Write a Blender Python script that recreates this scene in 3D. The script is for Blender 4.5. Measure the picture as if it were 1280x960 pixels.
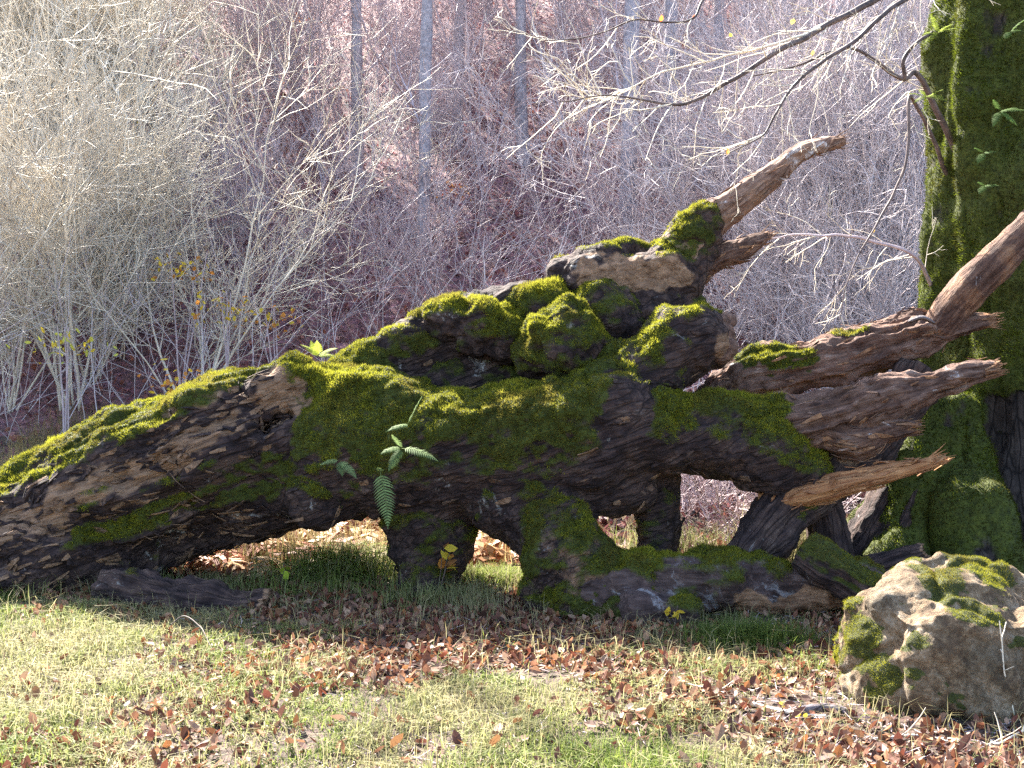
import bpy, math, random
import numpy as np

# ------------------------------------------------------------------ camera, sky, sun, exposure
for o in list(bpy.data.objects):
    bpy.data.objects.remove(o)
scene = bpy.context.scene
COL = scene.collection

F_PX = 1500.0                     # focal length in pixels of a 1280 px wide picture
PITCH = math.radians(-1.5)
CAM_Z = 1.5
cam_d = bpy.data.cameras.new("camera")
cam_d.sensor_width = 36.0
cam_d.lens = 36.0 * F_PX / 1280.0
cam_d.clip_end = 500.0
cam = bpy.data.objects.new("camera", cam_d)
cam.location = (0, 0, CAM_Z)
cam.rotation_euler = (math.pi / 2 + PITCH, 0, 0)
COL.objects.link(cam)
scene.camera = cam

SUN_EL = math.radians(42)
SUN_H = np.array([-0.47, 0.883])
world = bpy.data.worlds.new("World")
scene.world = world
world.use_nodes = True
wn = world.node_tree
sky = wn.nodes.new("ShaderNodeTexSky")
sky.sky_type = 'NISHITA'
sky.sun_disc = False
sky.sun_elevation = SUN_EL
sky.sun_rotation = math.atan2(SUN_H[0], SUN_H[1]) % (2 * math.pi)
sky.dust_density = 2.0
bg = wn.nodes["Background"]
bg.inputs[1].default_value = 0.082
wn.links.new(sky.outputs[0], bg.inputs[0])

sun_d = bpy.data.lights.new("sun", 'SUN')
sun_d.energy = 5.0
sun_d.angle = math.radians(0.5)
sun_d.color = (1.0, 0.94, 0.84)
sun = bpy.data.objects.new("sun", sun_d)
from mathutils import Vector
to_sun = Vector((SUN_H[0] * math.cos(SUN_EL), SUN_H[1] * math.cos(SUN_EL), math.sin(SUN_EL)))
sun.rotation_euler = to_sun.to_track_quat('Z', 'Y').to_euler()
sun.location = (0, 0, 40)
COL.objects.link(sun)

scene.view_settings.view_transform = 'Standard'
scene.view_settings.look = 'None'
scene.view_settings.exposure = 3.0
scene.view_settings.gamma = 1.0
scene.render.engine = 'CYCLES'
cy = scene.cycles
cy.use_denoising = False
cy.max_bounces = 3
cy.diffuse_bounces = 2
cy.glossy_bounces = 1
cy.transmission_bounces = 3
cy.volume_bounces = 0
cy.caustics_reflective = False
cy.caustics_refractive = False
HAZE_DENSITY = 0.0

rng = np.random.default_rng(7)
random.seed(7)

# ------------------------------------------------------------------ numeric helpers
_T = np.random.default_rng(3).random((64, 64, 64)).astype(np.float32) * 2 - 1


def vnoise(P, seed=0):
    P = np.asarray(P, dtype=np.float64) + seed * 17.37
    i = np.floor(P).astype(np.int64)
    f = (P - i)
    f = f * f * (3 - 2 * f)
    a = i & 63
    b = (i + 1) & 63
    x0, y0, z0 = a[:, 0], a[:, 1], a[:, 2]
    x1, y1, z1 = b[:, 0], b[:, 1], b[:, 2]
    fx, fy, fz = f[:, 0], f[:, 1], f[:, 2]
    c00 = _T[x0, y0, z0] * (1 - fx) + _T[x1, y0, z0] * fx
    c10 = _T[x0, y1, z0] * (1 - fx) + _T[x1, y1, z0] * fx
    c01 = _T[x0, y0, z1] * (1 - fx) + _T[x1, y0, z1] * fx
    c11 = _T[x0, y1, z1] * (1 - fx) + _T[x1, y1, z1] * fx
    c0 = c00 * (1 - fy) + c10 * fy
    c1 = c01 * (1 - fy) + c11 * fy
    return c0 * (1 - fz) + c1 * fz


def fbm(P, scale, octv=4, seed=0):
    P = np.asarray(P, dtype=np.float64) * scale
    r = np.zeros(len(P))
    a = 1.0
    s = 0.0
    for k in range(octv):
        r += a * vnoise(P, seed + k)
        s += a
        a *= 0.5
        P = P * 2.03
    return r / s


def ridged(P, octv=3, seed=0):
    r = np.zeros(len(P))
    a = 1.0
    s = 0.0
    for k in range(octv):
        r += a * (1 - 2 * np.abs(vnoise(P, seed + k)))
        s += a
        a *= 0.5
        P = P * 2.1
    return r / s


def sstep(a, b, x):
    t = np.clip((x - a) / (b - a), 0, 1)
    return t * t * (3 - 2 * t)


def nrm(v):
    return v / np.maximum(np.linalg.norm(v, axis=-1, keepdims=True), 1e-9)


_cp, _sp = math.cos(PITCH), math.sin(PITCH)


def at(x, y, Y):
    """Point of the place that stands at depth Y on the line of sight of picture point (x, y) (1280 x 960)."""
    dx, dy = x - 640.0, 480.0 - y
    d = np.array([dx, F_PX * _cp - dy * _sp, F_PX * _sp + dy * _cp])
    t = Y / d[1]
    return np.array([0, 0, CAM_Z]) + d * t


def rad(r, Y):
    return r * Y / F_PX


def ground_z(x, y):
    x = np.asarray(x, dtype=np.float64)
    y = np.asarray(y, dtype=np.float64)
    z = 0.07 * np.maximum(0, y - 9.5)
    s = np.logaddexp(0, (y - 15.0) / 1.2) * 1.2 * 0.53
    s2 = np.logaddexp(0, (y - 56.0) / 3.0) * 3.0 * 0.58
    P = np.stack([x.ravel(), y.ravel(), np.zeros(x.size)], 1)
    n = fbm(P, 0.55, 3, 5).reshape(x.shape) * 0.05 + fbm(P, 2.6, 2, 9).reshape(x.shape) * 0.02
    n2 = fbm(P, 0.12, 3, 15).reshape(x.shape) * 0.9 * sstep(15, 26, y)
    return z + s - s2 + n + n2


# ------------------------------------------------------------------ mesh / object helpers
def make_mesh(name, V, F, mat, attrs=None, smooth=True):
    V = np.asarray(V, dtype=np.float32)
    me = bpy.data.meshes.new(name)
    me.vertices.add(len(V))
    me.vertices.foreach_set("co", V.ravel())
    groups = F if isinstance(F, list) else [F]
    groups = [np.asarray(g, dtype=np.int32) for g in groups if len(g)]
    loops = np.concatenate([g.ravel() for g in groups])
    starts = []
    off = 0
    for g in groups:
        k = g.shape[1]
        starts.append(off + np.arange(len(g)) * k)
        off += g.size
    starts = np.concatenate(starts).astype(np.int32)
    me.loops.add(len(loops))
    me.loops.foreach_set("vertex_index", loops)
    me.polygons.add(len(starts))
    me.polygons.foreach_set("loop_start", starts)
    me.polygons.foreach_set("use_smooth", np.full(len(starts), smooth, dtype=bool))
    for k, a in (attrs or {}).items():
        a = np.asarray(a, dtype=np.float32)
        if a.ndim == 1:
            at_ = me.attributes.new(k, 'FLOAT', 'POINT')
            at_.data.foreach_set("value", a)
        elif a.shape[1] == 3:
            at_ = me.attributes.new(k, 'FLOAT_VECTOR', 'POINT')
            at_.data.foreach_set("vector", a.ravel())
        else:
            at_ = me.attributes.new(k, 'FLOAT_COLOR', 'POINT')
            at_.data.foreach_set("color", a.ravel())
    me.update(calc_edges=True)
    me.validate()
    if mat is not None:
        me.materials.append(mat)
    return me


def tag(o, label=None, cat=None, group=None, kind=None):
    if label:
        o["label"] = label
    if cat:
        o["category"] = cat
    if group:
        o["group"] = group
    if kind:
        o["kind"] = kind
    return o


def link(name, data, parent=None, loc=(0, 0, 0)):
    o = bpy.data.objects.new(name, data)
    COL.objects.link(o)
    o.location = tuple(float(c) for c in loc)
    if parent is not None:
        o.parent = parent
    return o


def empty(name, loc):
    return link(name, None, None, loc)


def root_loc(o):
    while o.parent is not None:
        o = o.parent
    return np.array(o.location)


def obj(name, V, F, mat, parent=None, attrs=None, smooth=True, loc=None):
    """One mesh object from points in the place's own metres; its origin is its thing's base."""
    V = np.asarray(V, dtype=np.float64)
    if parent is not None:
        base = root_loc(parent)
        me = make_mesh(name, V - base, F, mat, attrs, smooth)
        return link(name, me, parent)
    base = np.array(loc) if loc is not None else np.zeros(3)
    me = make_mesh(name, V - base, F, mat, attrs, smooth)
    return link(name, me, None, base)


def vnormals(V, F):
    V = np.asarray(V)
    n = np.zeros_like(V)
    if F.shape[1] == 4:
        fn = np.cross(V[F[:, 2]] - V[F[:, 0]], V[F[:, 3]] - V[F[:, 1]])
    else:
        fn = np.cross(V[F[:, 1]] - V[F[:, 0]], V[F[:, 2]] - V[F[:, 0]])
    for k in range(F.shape[1]):
        for c in range(3):
            n[:, c] += np.bincount(F[:, k], weights=fn[:, c], minlength=len(V))
    return nrm(n)


def surface_nets(Vg, origin, h):
    s = Vg < 0
    c = np.zeros(tuple(d - 1 for d in Vg.shape), dtype=np.int8)
    offs = [(i, j, k) for i in (0, 1) for j in (0, 1) for k in (0, 1)]
    nx, ny, nz = c.shape
    for i, j, k in offs:
        c += s[i:i + nx, j:j + ny, k:k + nz]
    act = (c > 0) & (c < 8)
    ijk = np.argwhere(act)
    idx = np.full(c.shape, -1, dtype=np.int32)
    idx[act] = np.arange(len(ijk))
    cv = np.stack([Vg[ijk[:, 0] + i, ijk[:, 1] + j, ijk[:, 2] + k] for i, j, k in offs], 1)
    acc = np.zeros((len(ijk), 3))
    cnt = np.zeros(len(ijk))
    of = np.array(offs, dtype=np.float64)
    for a in range(8):
        for b in range(a + 1, 8):
            if np.abs(of[a] - of[b]).sum() != 1:
                continue
            va, vb = cv[:, a], cv[:, b]
            m = (va < 0) != (vb < 0)
            t = np.where(m, va / np.where(m, va - vb, 1), 0)
            acc += np.where(m[:, None], of[a] + (of[b] - of[a]) * t[:, None], 0)
            cnt += m
    P = (ijk + acc / cnt[:, None]) * h + origin
    quads = []
    for ax in range(3):
        sl0 = [slice(None)] * 3
        sl1 = [slice(None)] * 3
        sl0[ax] = slice(0, -1)
        sl1[ax] = slice(1, None)
        A, B = s[tuple(sl0)], s[tuple(sl1)]
        e = np.argwhere(A != B)
        u, v = [(1, 2), (2, 0), (0, 1)][ax]
        ok = (e[:, u] > 0) & (e[:, v] > 0) & (e[:, u] < c.shape[u]) & (e[:, v] < c.shape[v])
        e = e[ok]
        flip = A[e[:, 0], e[:, 1], e[:, 2]]
        q = []
        for du, dv in ((-1, -1), (0, -1), (0, 0), (-1, 0)):
            ee = e.copy()
            ee[:, u] += du
            ee[:, v] += dv
            q.append(idx[ee[:, 0], ee[:, 1], ee[:, 2]])
        q = np.stack(q, 1)
        q[~flip] = q[~flip][:, ::-1]
        quads.append(q)
    return P, np.concatenate(quads)


def sdf_mesh(prims, h, k=0.06, cuts=(), pad=0.12, seed=0, warp=0.0):
    """Smooth union of tapered round bars (a, b, ra, rb), minus cuts, as a quad mesh."""
    lo = np.min([np.minimum(p[0] - p[2], p[1] - p[3]) for p in prims], 0) - pad
    hi = np.max([np.maximum(p[0] + p[2], p[1] + p[3]) for p in prims], 0) + pad
    n = np.ceil((hi - lo) / h).astype(int) + 1
    G = np.full(tuple(n), 0.4, dtype=np.float32)

    def dist(p, sl):
        a, b, ra, rb = p
        X = (lo[0] + h * np.arange(sl[0].start, sl[0].stop))[:, None, None]
        Y = (lo[1] + h * np.arange(sl[1].start, sl[1].stop))[None, :, None]
        Z = (lo[2] + h * np.arange(sl[2].start, sl[2].stop))[None, None, :]
        ab = b - a
        L = max(float(ab @ ab), 1e-9)
        t = np.clip(((X - a[0]) * ab[0] + (Y - a[1]) * ab[1] + (Z - a[2]) * ab[2]) / L, 0, 1)
        return (np.sqrt((X - a[0] - t * ab[0]) ** 2 + (Y - a[1] - t * ab[1]) ** 2 + (Z - a[2] - t * ab[2]) ** 2)
                - (ra + t * (rb - ra))).astype(np.float32)

    def box(p, m):
        a, b, ra, rb = p
        l = np.minimum(a - ra, b - rb) - m
        g = np.maximum(a + ra, b + rb) + m
        i0 = np.maximum(np.floor((l - lo) / h).astype(int), 0)
        i1 = np.minimum(np.ceil((g - lo) / h).astype(int) + 1, n)
        return tuple(slice(int(p_), int(q_)) for p_, q_ in zip(i0, i1))

    for p in prims:
        sl = box(p, 0.16)
        if any(s_.stop <= s_.start for s_ in sl):
            continue
        d = dist(p, sl)
        g = G[sl]
        hh = np.maximum(k - np.abs(g - d), 0) / k
        G[sl] = np.minimum(g, d) - hh * hh * k * 0.25
    for p in cuts:
        sl = box(p, 0.10)
        d = -dist(p, sl)
        g = G[sl]
        kk = 0.03
        hh = np.maximum(kk - np.abs(g - d), 0) / kk
        G[sl] = np.maximum(g, d) + hh * hh * kk * 0.25
    return surface_nets(G, lo, h)


def chain(pts):
    """[(x, y, depth, radius_px), ...] -> tapered round bars"""
    out = []
    W = [(at(x, y, Y), rad(r, Y)) for x, y, Y, r in pts]
    for (a, ra), (b, rb) in zip(W[:-1], W[1:]):
        out.append((a, b, ra, rb))
    return out


def ball(x, y, Y, r):
    p = at(x, y, Y)
    return (p, p + np.array([1e-4, 0, 0]), rad(r, Y), rad(r, Y))


def catmull(P, n):
    P = np.asarray(P, dtype=np.float64)
    Q = np.vstack([2 * P[0] - P[1], P, 2 * P[-1] - P[-2]])
    m = len(P) - 1
    t = np.linspace(0, m - 1e-9, n)
    i = t.astype(int)
    f = (t - i)[:, None]
    p0, p1, p2, p3 = Q[i], Q[i + 1], Q[i + 2], Q[i + 3]
    return 0.5 * (2 * p1 + (p2 - p0) * f + (2 * p0 - 5 * p1 + 4 * p2 - p3) * f * f + (3 * p1 - p0 - 3 * p2 + p3) * f ** 3)


def frames(P):
    T = nrm(np.gradient(P, axis=0))
    U = np.zeros_like(P)
    r = np.array([0, 0, 1.0]) if abs(T[0, 2]) < 0.8 else np.array([0, 1.0, 0])
    u = nrm(np.cross(T[0], r))
    for i in range(len(P)):
        u = nrm(u - T[i] * (u @ T[i]))
        U[i] = u
    return T, U, np.cross(T, U)


def limb(pts, step=0.012, sides=56, jag=0.10, rough=0.018, fibre=0.02, seed=0, jag_start=0.0, squash=1.0, oct_scale=7.0):
    """A weathered limb along [(x, y, depth, r_px), ...]: fibrous, lumpy, splintered end.  -> V, F, fib, s"""
    C = np.array([at(x, y, Y) for x, y, Y, r in pts])
    R = np.array([rad(r, Y) for x, y, Y, r in pts])
    L = np.linalg.norm(np.diff(C, axis=0), axis=1).sum()
    n = max(8, int(L / step))
    cr = catmull(np.hstack([C, R[:, None]]), n)
    P, r = cr[:, :3], np.maximum(cr[:, 3], 0.004)
    T, U, W = frames(P)
    th = np.linspace(0, 2 * np.pi, sides, endpoint=False)
    s = np.linspace(0, L, n)
    SS, TH = np.meshgrid(s, th, indexing='ij')
    RR = np.repeat(r[:, None], sides, 1)
    dirs = np.cos(TH)[..., None] * U[:, None, :] + np.sin(TH)[..., None] * W[:, None, :] * squash
    V = P[:, None, :] + dirs * RR[..., None]
    flat = V.reshape(-1, 3)
    circ = np.stack([SS * 1.5, np.cos(TH) * RR * 17 + seed, np.sin(TH) * RR * 17], -1).reshape(-1, 3)
    fb = ridged(circ, 3, seed + 2)
    lump = fbm(flat, oct_scale * 0.45, 3, seed + 1)
    fine = fbm(flat, oct_scale * 3, 3, seed + 4)
    amp = np.clip(RR.ravel() / 0.10, 0.25, 1.3)
    flat = flat + dirs.reshape(-1, 3) * ((fb * fibre + lump * rough * 3.2 + fine * rough * 0.9) * amp)[:, None]
    V = flat.reshape(n, sides, 3)
    if jag > 0:
        e = ridged(np.stack([np.cos(th) * 2.2 + seed * 3, np.sin(th) * 2.2, th * 0], 1), 2, seed + 6)
        e += 0.6 * vnoise(np.stack([np.cos(th) * 6 + seed, np.sin(th) * 6, th * 0], 1), seed + 7)
        w = sstep(L - max(3 * jag, 0.1), L, s)
        V = V + (T[:, None, :] * (e[None, :] * w[:, None] * jag)[..., None])
        shr = 1 - 0.45 * w[:, None] * sstep(-0.5, 1.0, e)[None, :]
        V = P[:, None, :] + (V - P[:, None, :]) * shr[..., None] ** 0.5
    fibc = np.stack([SS * 0.9, np.cos(TH) * RR * 9, np.sin(TH) * RR * 9], -1).reshape(-1, 3) + seed * 1.7
    V = V.reshape(-1, 3)
    i = np.arange(n - 1)[:, None] * sides
    j = np.arange(sides)[None, :]
    j2 = (j + 1) % sides
    F = np.stack([i + j, i + j2, i + sides + j2, i + sides + j], -1).reshape(-1, 4)
    # caps
    c0 = P[0] - T[0] * r[0] * 0.3
    c1 = P[-1] - T[-1] * (jag * 0.9 + 0.01)
    nv = len(V)
    V = np.vstack([V, c0, c1])
    fibc = np.vstack([fibc, fibc[0], fibc[-1]])
    jj = np.arange(sides)
    cap0 = np.stack([np.full(sides, nv), (jj + 1) % sides, jj], 1)
    cap1 = np.stack([np.full(sides, nv + 1), (n - 1) * sides + jj, (n - 1) * sides + (jj + 1) % sides], 1)
    sv = np.concatenate([SS.ravel() / L, [0, 1]])
    wood = np.concatenate([np.zeros(nv), [0, 1.0]])
    return V, [F, np.vstack([cap0, cap1])], fibc, sv, wood


def tubes(P, r0, r1, sides=3, power=1.0):
    """Batch of polylines P (M, N, 3) with radius r0 -> r1 -> one vertex / quad array."""
    M, N, _ = P.shape
    T = nrm(np.gradient(P, axis=1))
    mean = nrm(P[:, -1] - P[:, 0])
    ref = np.zeros((M, 3))
    ref[np.arange(M), np.argmin(np.abs(mean), 1)] = 1
    U = nrm(np.cross(T, ref[:, None, :]))
    W = np.cross(T, U)
    t = np.linspace(0, 1, N)[None, :] ** power
    R = np.asarray(r0).reshape(-1, 1) * (1 - t) + np.asarray(r1).reshape(-1, 1) * t
    R = np.broadcast_to(R, (M, N))
    th = np.linspace(0, 2 * np.pi, sides, endpoint=False)
    V = P[:, :, None, :] + R[:, :, None, None] * (np.cos(th)[None, None, :, None] * U[:, :, None, :]
                                                 + np.sin(th)[None, None, :, None] * W[:, :, None, :])
    m = np.arange(M)[:, None, None] * (N * sides)
    i = np.arange(N - 1)[None, :, None] * sides
    j = np.arange(sides)[None, None, :]
    j2 = (j + 1) % sides
    Fq = np.stack([m + i + j, m + i + j2, m + i + sides + j2, m + i + sides + j], -1).reshape(-1, 4)
    return V.reshape(-1, 3), Fq


class Pile:
    def __init__(self):
        self.V, self.F, self.A, self.n = [], {}, {}, 0

    def add(self, V, F, **attrs):
        for f in (F if isinstance(F, list) else [F]):
            f = np.asarray(f)
            self.F.setdefault(f.shape[1], []).append(f + self.n)
        self.V.append(V)
        for k, a in attrs.items():
            a = np.asarray(a, dtype=np.float64)
            if a.ndim == 1 and len(a) != len(V):
                a = np.broadcast_to(a, (len(V), len(a)))
            self.A.setdefault(k, []).append(a)
        self.n += len(V)

    def arrays(self):
        return (np.vstack(self.V), [np.vstack(f) for f in self.F.values()],
                {k: np.concatenate(a) for k, a in self.A.items()})


def grow(S, D, L, N, wander, up, rg):
    M = len(S)
    P = np.zeros((M, N, 3))
    P[:, 0] = S
    D = nrm(D)
    st = (np.asarray(L) / (N - 1))[:, None]
    for k in range(1, N):
        D = nrm(D + rg.normal(0, wander, (M, 3)) + np.array([0, 0, up]))
        P[:, k] = P[:, k - 1] + D * st
    return P


def sprout(P, per, ang, t0, t1, rg):
    """start points and directions of children along polylines P"""
    M, N, _ = P.shape
    pi = np.repeat(np.arange(M), per)
    t = rg.uniform(t0, t1, len(pi)) * (N - 1)
    i = np.minimum(t.astype(int), N - 2)
    f = (t - i)[:, None]
    S = P[pi, i] * (1 - f) + P[pi, i + 1] * f
    D = nrm(P[pi, i + 1] - P[pi, i])
    R = nrm(np.cross(D, rg.normal(0, 1, (len(pi), 3))))
    a = rg.uniform(ang * 0.6, ang * 1.3, len(pi))[:, None]
    return S, nrm(D * np.cos(a) + R * np.sin(a)), pi


# ------------------------------------------------------------------ materials
def new_mat(name):
    m = bpy.data.materials.new(name)
    m.use_nodes = True
    nt = m.node_tree
    for n in list(nt.nodes):
        nt.nodes.remove(n)
    out = nt.nodes.new("ShaderNodeOutputMaterial")
    return m, nt, out


def N_(nt, typ, **kw):
    n = nt.nodes.new("ShaderNode" + typ)
    for k, v in kw.items():
        setattr(n, k, v)
    return n


def noise_n(nt, vec, scale, detail=6, rough=0.6, dist=0.0):
    n = N_(nt, "TexNoise")
    n.inputs["Scale"].default_value = scale
    n.inputs["Detail"].default_value = detail
    n.inputs["Roughness"].default_value = rough
    n.inputs["Distortion"].default_value = dist
    if vec is not None:
        nt.links.new(vec, n.inputs["Vector"])
    return n.outputs["Fac"]


def ramp_n(nt, fac, stops):
    r = N_(nt, "ValToRGB")
    e = r.color_ramp.elements
    while len(e) < len(stops):
        e.new(0.5)
    for el, (p, c) in zip(e, stops):
        el.position = p
        el.color = (c[0], c[1], c[2], 1) if not isinstance(c, (int, float)) else (c, c, c, 1)
    nt.links.new(fac, r.inputs[0])
    return r.outputs[0]


def mix_n(nt, fac, a, b):
    m = N_(nt, "Mix", data_type='RGBA')
    if isinstance(fac, (int, float)):
        m.inputs[0].default_value = fac
    else:
        nt.links.new(fac, m.inputs[0])
    for s, v in ((6, a), (7, b)):
        if isinstance(v, tuple):
            m.inputs[s].default_value = (*v, 1)
        else:
            nt.links.new(v, m.inputs[s])
    return m.outputs[2]


def math_n(nt, op, a, b=0.0, clamp=False):
    m = N_(nt, "Math", operation=op, use_clamp=clamp)
    for i, v in enumerate((a, b)):
        if isinstance(v, (int, float)):
            m.inputs[i].default_value = v
        else:
            nt.links.new(v, m.inputs[i])
    return m.outputs[0]


def attr_n(nt, name, out="Fac"):
    a = N_(nt, "Attribute", attribute_name=name)
    return a.outputs[out]


def bark_material(name, stops, wood=((0.070, 0.036, 0.021), (0.44, 0.27, 0.165)), lichen=0.62, lichen_col=(0.42, 0.40, 0.38), bump=0.6, cracks=1.0,
                  moss_cols=((0.020, 0.026, 0.006), (0.085, 0.10, 0.014))):
    m, nt, out = new_mat(name)
    tc = N_(nt, "TexCoord").outputs["Object"]
    fib = attr_n(nt, "fib", "Vector")
    n1 = noise_n(nt, tc, 5.0, 9, 0.68, 0.3)
    n2 = noise_n(nt, fib, 5.0, 8, 0.68, 0.08)
    n3 = noise_n(nt, tc, 22.0, 6, 0.7)
    f = math_n(nt, 'ADD', math_n(nt, 'MULTIPLY', n1, 0.45), math_n(nt, 'MULTIPLY', n2, 0.55))
    col = ramp_n(nt, f, stops)
    vw = N_(nt, "VectorMath", operation='ADD')
    nt.links.new(fib, vw.inputs[0])
    nw = N_(nt, "TexNoise")
    nw.inputs["Scale"].default_value = 3.0
    nw.inputs["Detail"].default_value = 5
    nt.links.new(fib, nw.inputs["Vector"])
    sc_ = N_(nt, "VectorMath", operation='SCALE')
    sc_.inputs["Scale"].default_value = 0.35
    nt.links.new(nw.outputs["Color"], sc_.inputs[0])
    nt.links.new(sc_.outputs[0], vw.inputs[1])
    vo = N_(nt, "TexVoronoi", feature='DISTANCE_TO_EDGE')
    vo.inputs["Scale"].default_value = 2.6
    nt.links.new(vw.outputs[0], vo.inputs["Vector"])
    crack = ramp_n(nt, vo.outputs["Distance"], [(0.0, 0.0), (0.10, 1.0)])
    crack = math_n(nt, 'ADD', math_n(nt, 'MULTIPLY', crack, cracks), 1.0 - cracks)
    col = mix_n(nt, crack, tuple(c * 0.6 for c in stops[0][1]), col)
    # pale lichen blotches
    nl = noise_n(nt, tc, 3.4, 8, 0.75, 0.8)
    lf = ramp_n(nt, nl, [(lichen, 0.0), (lichen + 0.05, 0.85)])
    col = mix_n(nt, lf, col, lichen_col)
    # bare rotten wood
    wcol = ramp_n(nt, n2, [(0.30, wood[0]), (0.50, tuple(0.5 * (a + b) for a, b in zip(*wood))), (0.72, wood[1])])
    wf = math_n(nt, 'ADD', attr_n(nt, "wood"), math_n(nt, 'MULTIPLY', math_n(nt, 'SUBTRACT', n1, 0.5), 1.0))
    wf = ramp_n(nt, wf, [(0.42, 0.0), (0.60, 1.0)])
    col = mix_n(nt, wf, col, wcol)
    # moss
    mcol = ramp_n(nt, n3, [(0.3, moss_cols[0]), (0.7, moss_cols[1])])
    mf = math_n(nt, 'ADD', attr_n(nt, "moss"), math_n(nt, 'MULTIPLY', math_n(nt, 'SUBTRACT', n3, 0.5), 0.9))
    mf = ramp_n(nt, mf, [(0.22, 0.0), (0.80, 1.0)])
    col = mix_n(nt, mf, col, mcol)
    b = N_(nt, "BsdfPrincipled")
    nt.links.new(col, b.inputs["Base Color"])
    b.inputs["Roughness"].default_value = 0.85
    b.inputs["Specular IOR Level"].default_value = 0.25
    hsum = math_n(nt, 'ADD', math_n(nt, 'ADD', math_n(nt, 'MULTIPLY', n2, 1.1), math_n(nt, 'MULTIPLY', n3, 0.8)), math_n(nt, 'MULTIPLY', crack, 0.45))
    bp = N_(nt, "Bump")
    bp.inputs["Strength"].default_value = bump
    bp.inputs["Distance"].default_value = 0.03
    nt.links.new(hsum, bp.inputs["Height"])
    nt.links.new(bp.outputs[0], b.inputs["Normal"])
    nt.links.new(b.outputs[0], out.inputs[0])
    return m


def leafy_material(name, transl=0.45, rough=0.7, spec=0.2):
    m, nt, out = new_mat(name)
    c = attr_n(nt, "col", "Color")
    b = N_(nt, "BsdfPrincipled")
    nt.links.new(c, b.inputs["Base Color"])
    b.inputs["Roughness"].default_value = rough
    b.inputs["Specular IOR Level"].default_value = spec
    t = N_(nt, "BsdfTranslucent")
    nt.links.new(c, t.inputs[0])
    mx = N_(nt, "MixShader")
    mx.inputs[0].default_value = transl
    nt.links.new(b.outputs[0], mx.inputs[1])
    nt.links.new(t.outputs[0], mx.inputs[2])
    nt.links.new(mx.outputs[0], out.inputs[0])
    return m


def twig_material(name, c0, c1, scale=9.0, spec=0.3):
    m, nt, out = new_mat(name)
    tc = N_(nt, "TexCoord").outputs["Object"]
    n1 = noise_n(nt, tc, scale, 5, 0.7)
    n2 = noise_n(nt, tc, 1.3, 3, 0.5)
    f = math_n(nt, 'ADD', math_n(nt, 'MULTIPLY', n1, 0.6), math_n(nt, 'MULTIPLY', n2, 0.4))
    col = ramp_n(nt, f, [(0.36, c0), (0.62, c1)])
    b = N_(nt, "BsdfPrincipled")
    nt.links.new(col, b.inputs["Base Color"])
    b.inputs["Roughness"].default_value = 0.6
    b.inputs["Specular IOR Level"].default_value = spec
    nt.links.new(b.outputs[0], out.inputs[0])
    return m


M_LOG = bark_material("log_bark", [(0.36, (0.010, 0.006, 0.007)), (0.47, (0.040, 0.025, 0.025)), (0.56, (0.090, 0.056, 0.046)), (0.68, (0.19, 0.135, 0.11))], bump=1.0, cracks=0.65)
M_LIMB = bark_material("limb_wood", [(0.34, (0.020, 0.010, 0.009)), (0.45, (0.11, 0.060, 0.045)), (0.56, (0.22, 0.13, 0.095)), (0.68, (0.44, 0.34, 0.29))],
                       wood=((0.12, 0.045, 0.022), (0.48, 0.27, 0.15)), lichen=0.63, lichen_col=(0.6, 0.56, 0.55), bump=0.9, cracks=0.35)
M_PALE = bark_material("weathered_pale_wood", [(0.32, (0.04, 0.022, 0.017)), (0.44, (0.16, 0.09, 0.065)), (0.55, (0.28, 0.18, 0.135)), (0.66, (0.52, 0.44, 0.40))], wood=((0.12, 0.06, 0.04), (0.42, 0.27, 0.19)), lichen=0.58, lichen_col=(0.72, 0.70, 0.70), bump=0.6, cracks=0.2)
M_ORANGE = bark_material("fresh_split_wood", [(0.32, (0.10, 0.035, 0.018)), (0.5, (0.34, 0.15, 0.07)), (0.68, (0.62, 0.38, 0.22))], wood=((0.20, 0.062, 0.024), (0.62, 0.33, 0.15)), lichen=0.8, bump=0.8, cracks=0.3)
M_LICHEN = bark_material("lichen_bark", [(0.32, (0.012, 0.008, 0.008)), (0.46, (0.050, 0.032, 0.030)), (0.56, (0.10, 0.068, 0.062)), (0.68, (0.20, 0.15, 0.14))], lichen=0.56, lichen_col=(0.24, 0.23, 0.24), cracks=0.25)
M_STAND = bark_material("standing_bark", [(0.32, (0.010, 0.007, 0.007)), (0.5, (0.035, 0.026, 0.022)), (0.68, (0.09, 0.07, 0.06))], lichen=0.70)
M_GREY = bark_material("grey_wood", [(0.30, (0.05, 0.04, 0.045)), (0.50, (0.16, 0.135, 0.14)), (0.70, (0.34, 0.31, 0.31))], lichen=0.70)
M_LEAF = leafy_material("leafy", 0.45)
M_DRY = leafy_material("dry_leaf", 0.25, 0.6, 0.3)
M_MOSS = leafy_material("moss_fibre", 0.50, 0.85, 0.1)
M_TWIG_PALE = twig_material("pale_twig", (0.56, 0.48, 0.37), (0.80, 0.72, 0.58))  # paler than real bark: sunlight on the thicket is put into the colour
M_TWIG_GREY = twig_material("grey_twig", (0.36, 0.275, 0.285), (0.58, 0.475, 0.485))  # narrow mauve range paints the softening of distant haze into the twigs
M_TWIG_LIGHT = twig_material("light_twig", (0.40, 0.33, 0.34), (0.66, 0.58, 0.58))
M_TWIG_DARK = twig_material("dark_twig", (0.035, 0.026, 0.025), (0.20, 0.145, 0.13), 14.0)
M_BEECH = twig_material("beech_bark", (0.13, 0.105, 0.12), (0.52, 0.47, 0.50), 16.0)


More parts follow.
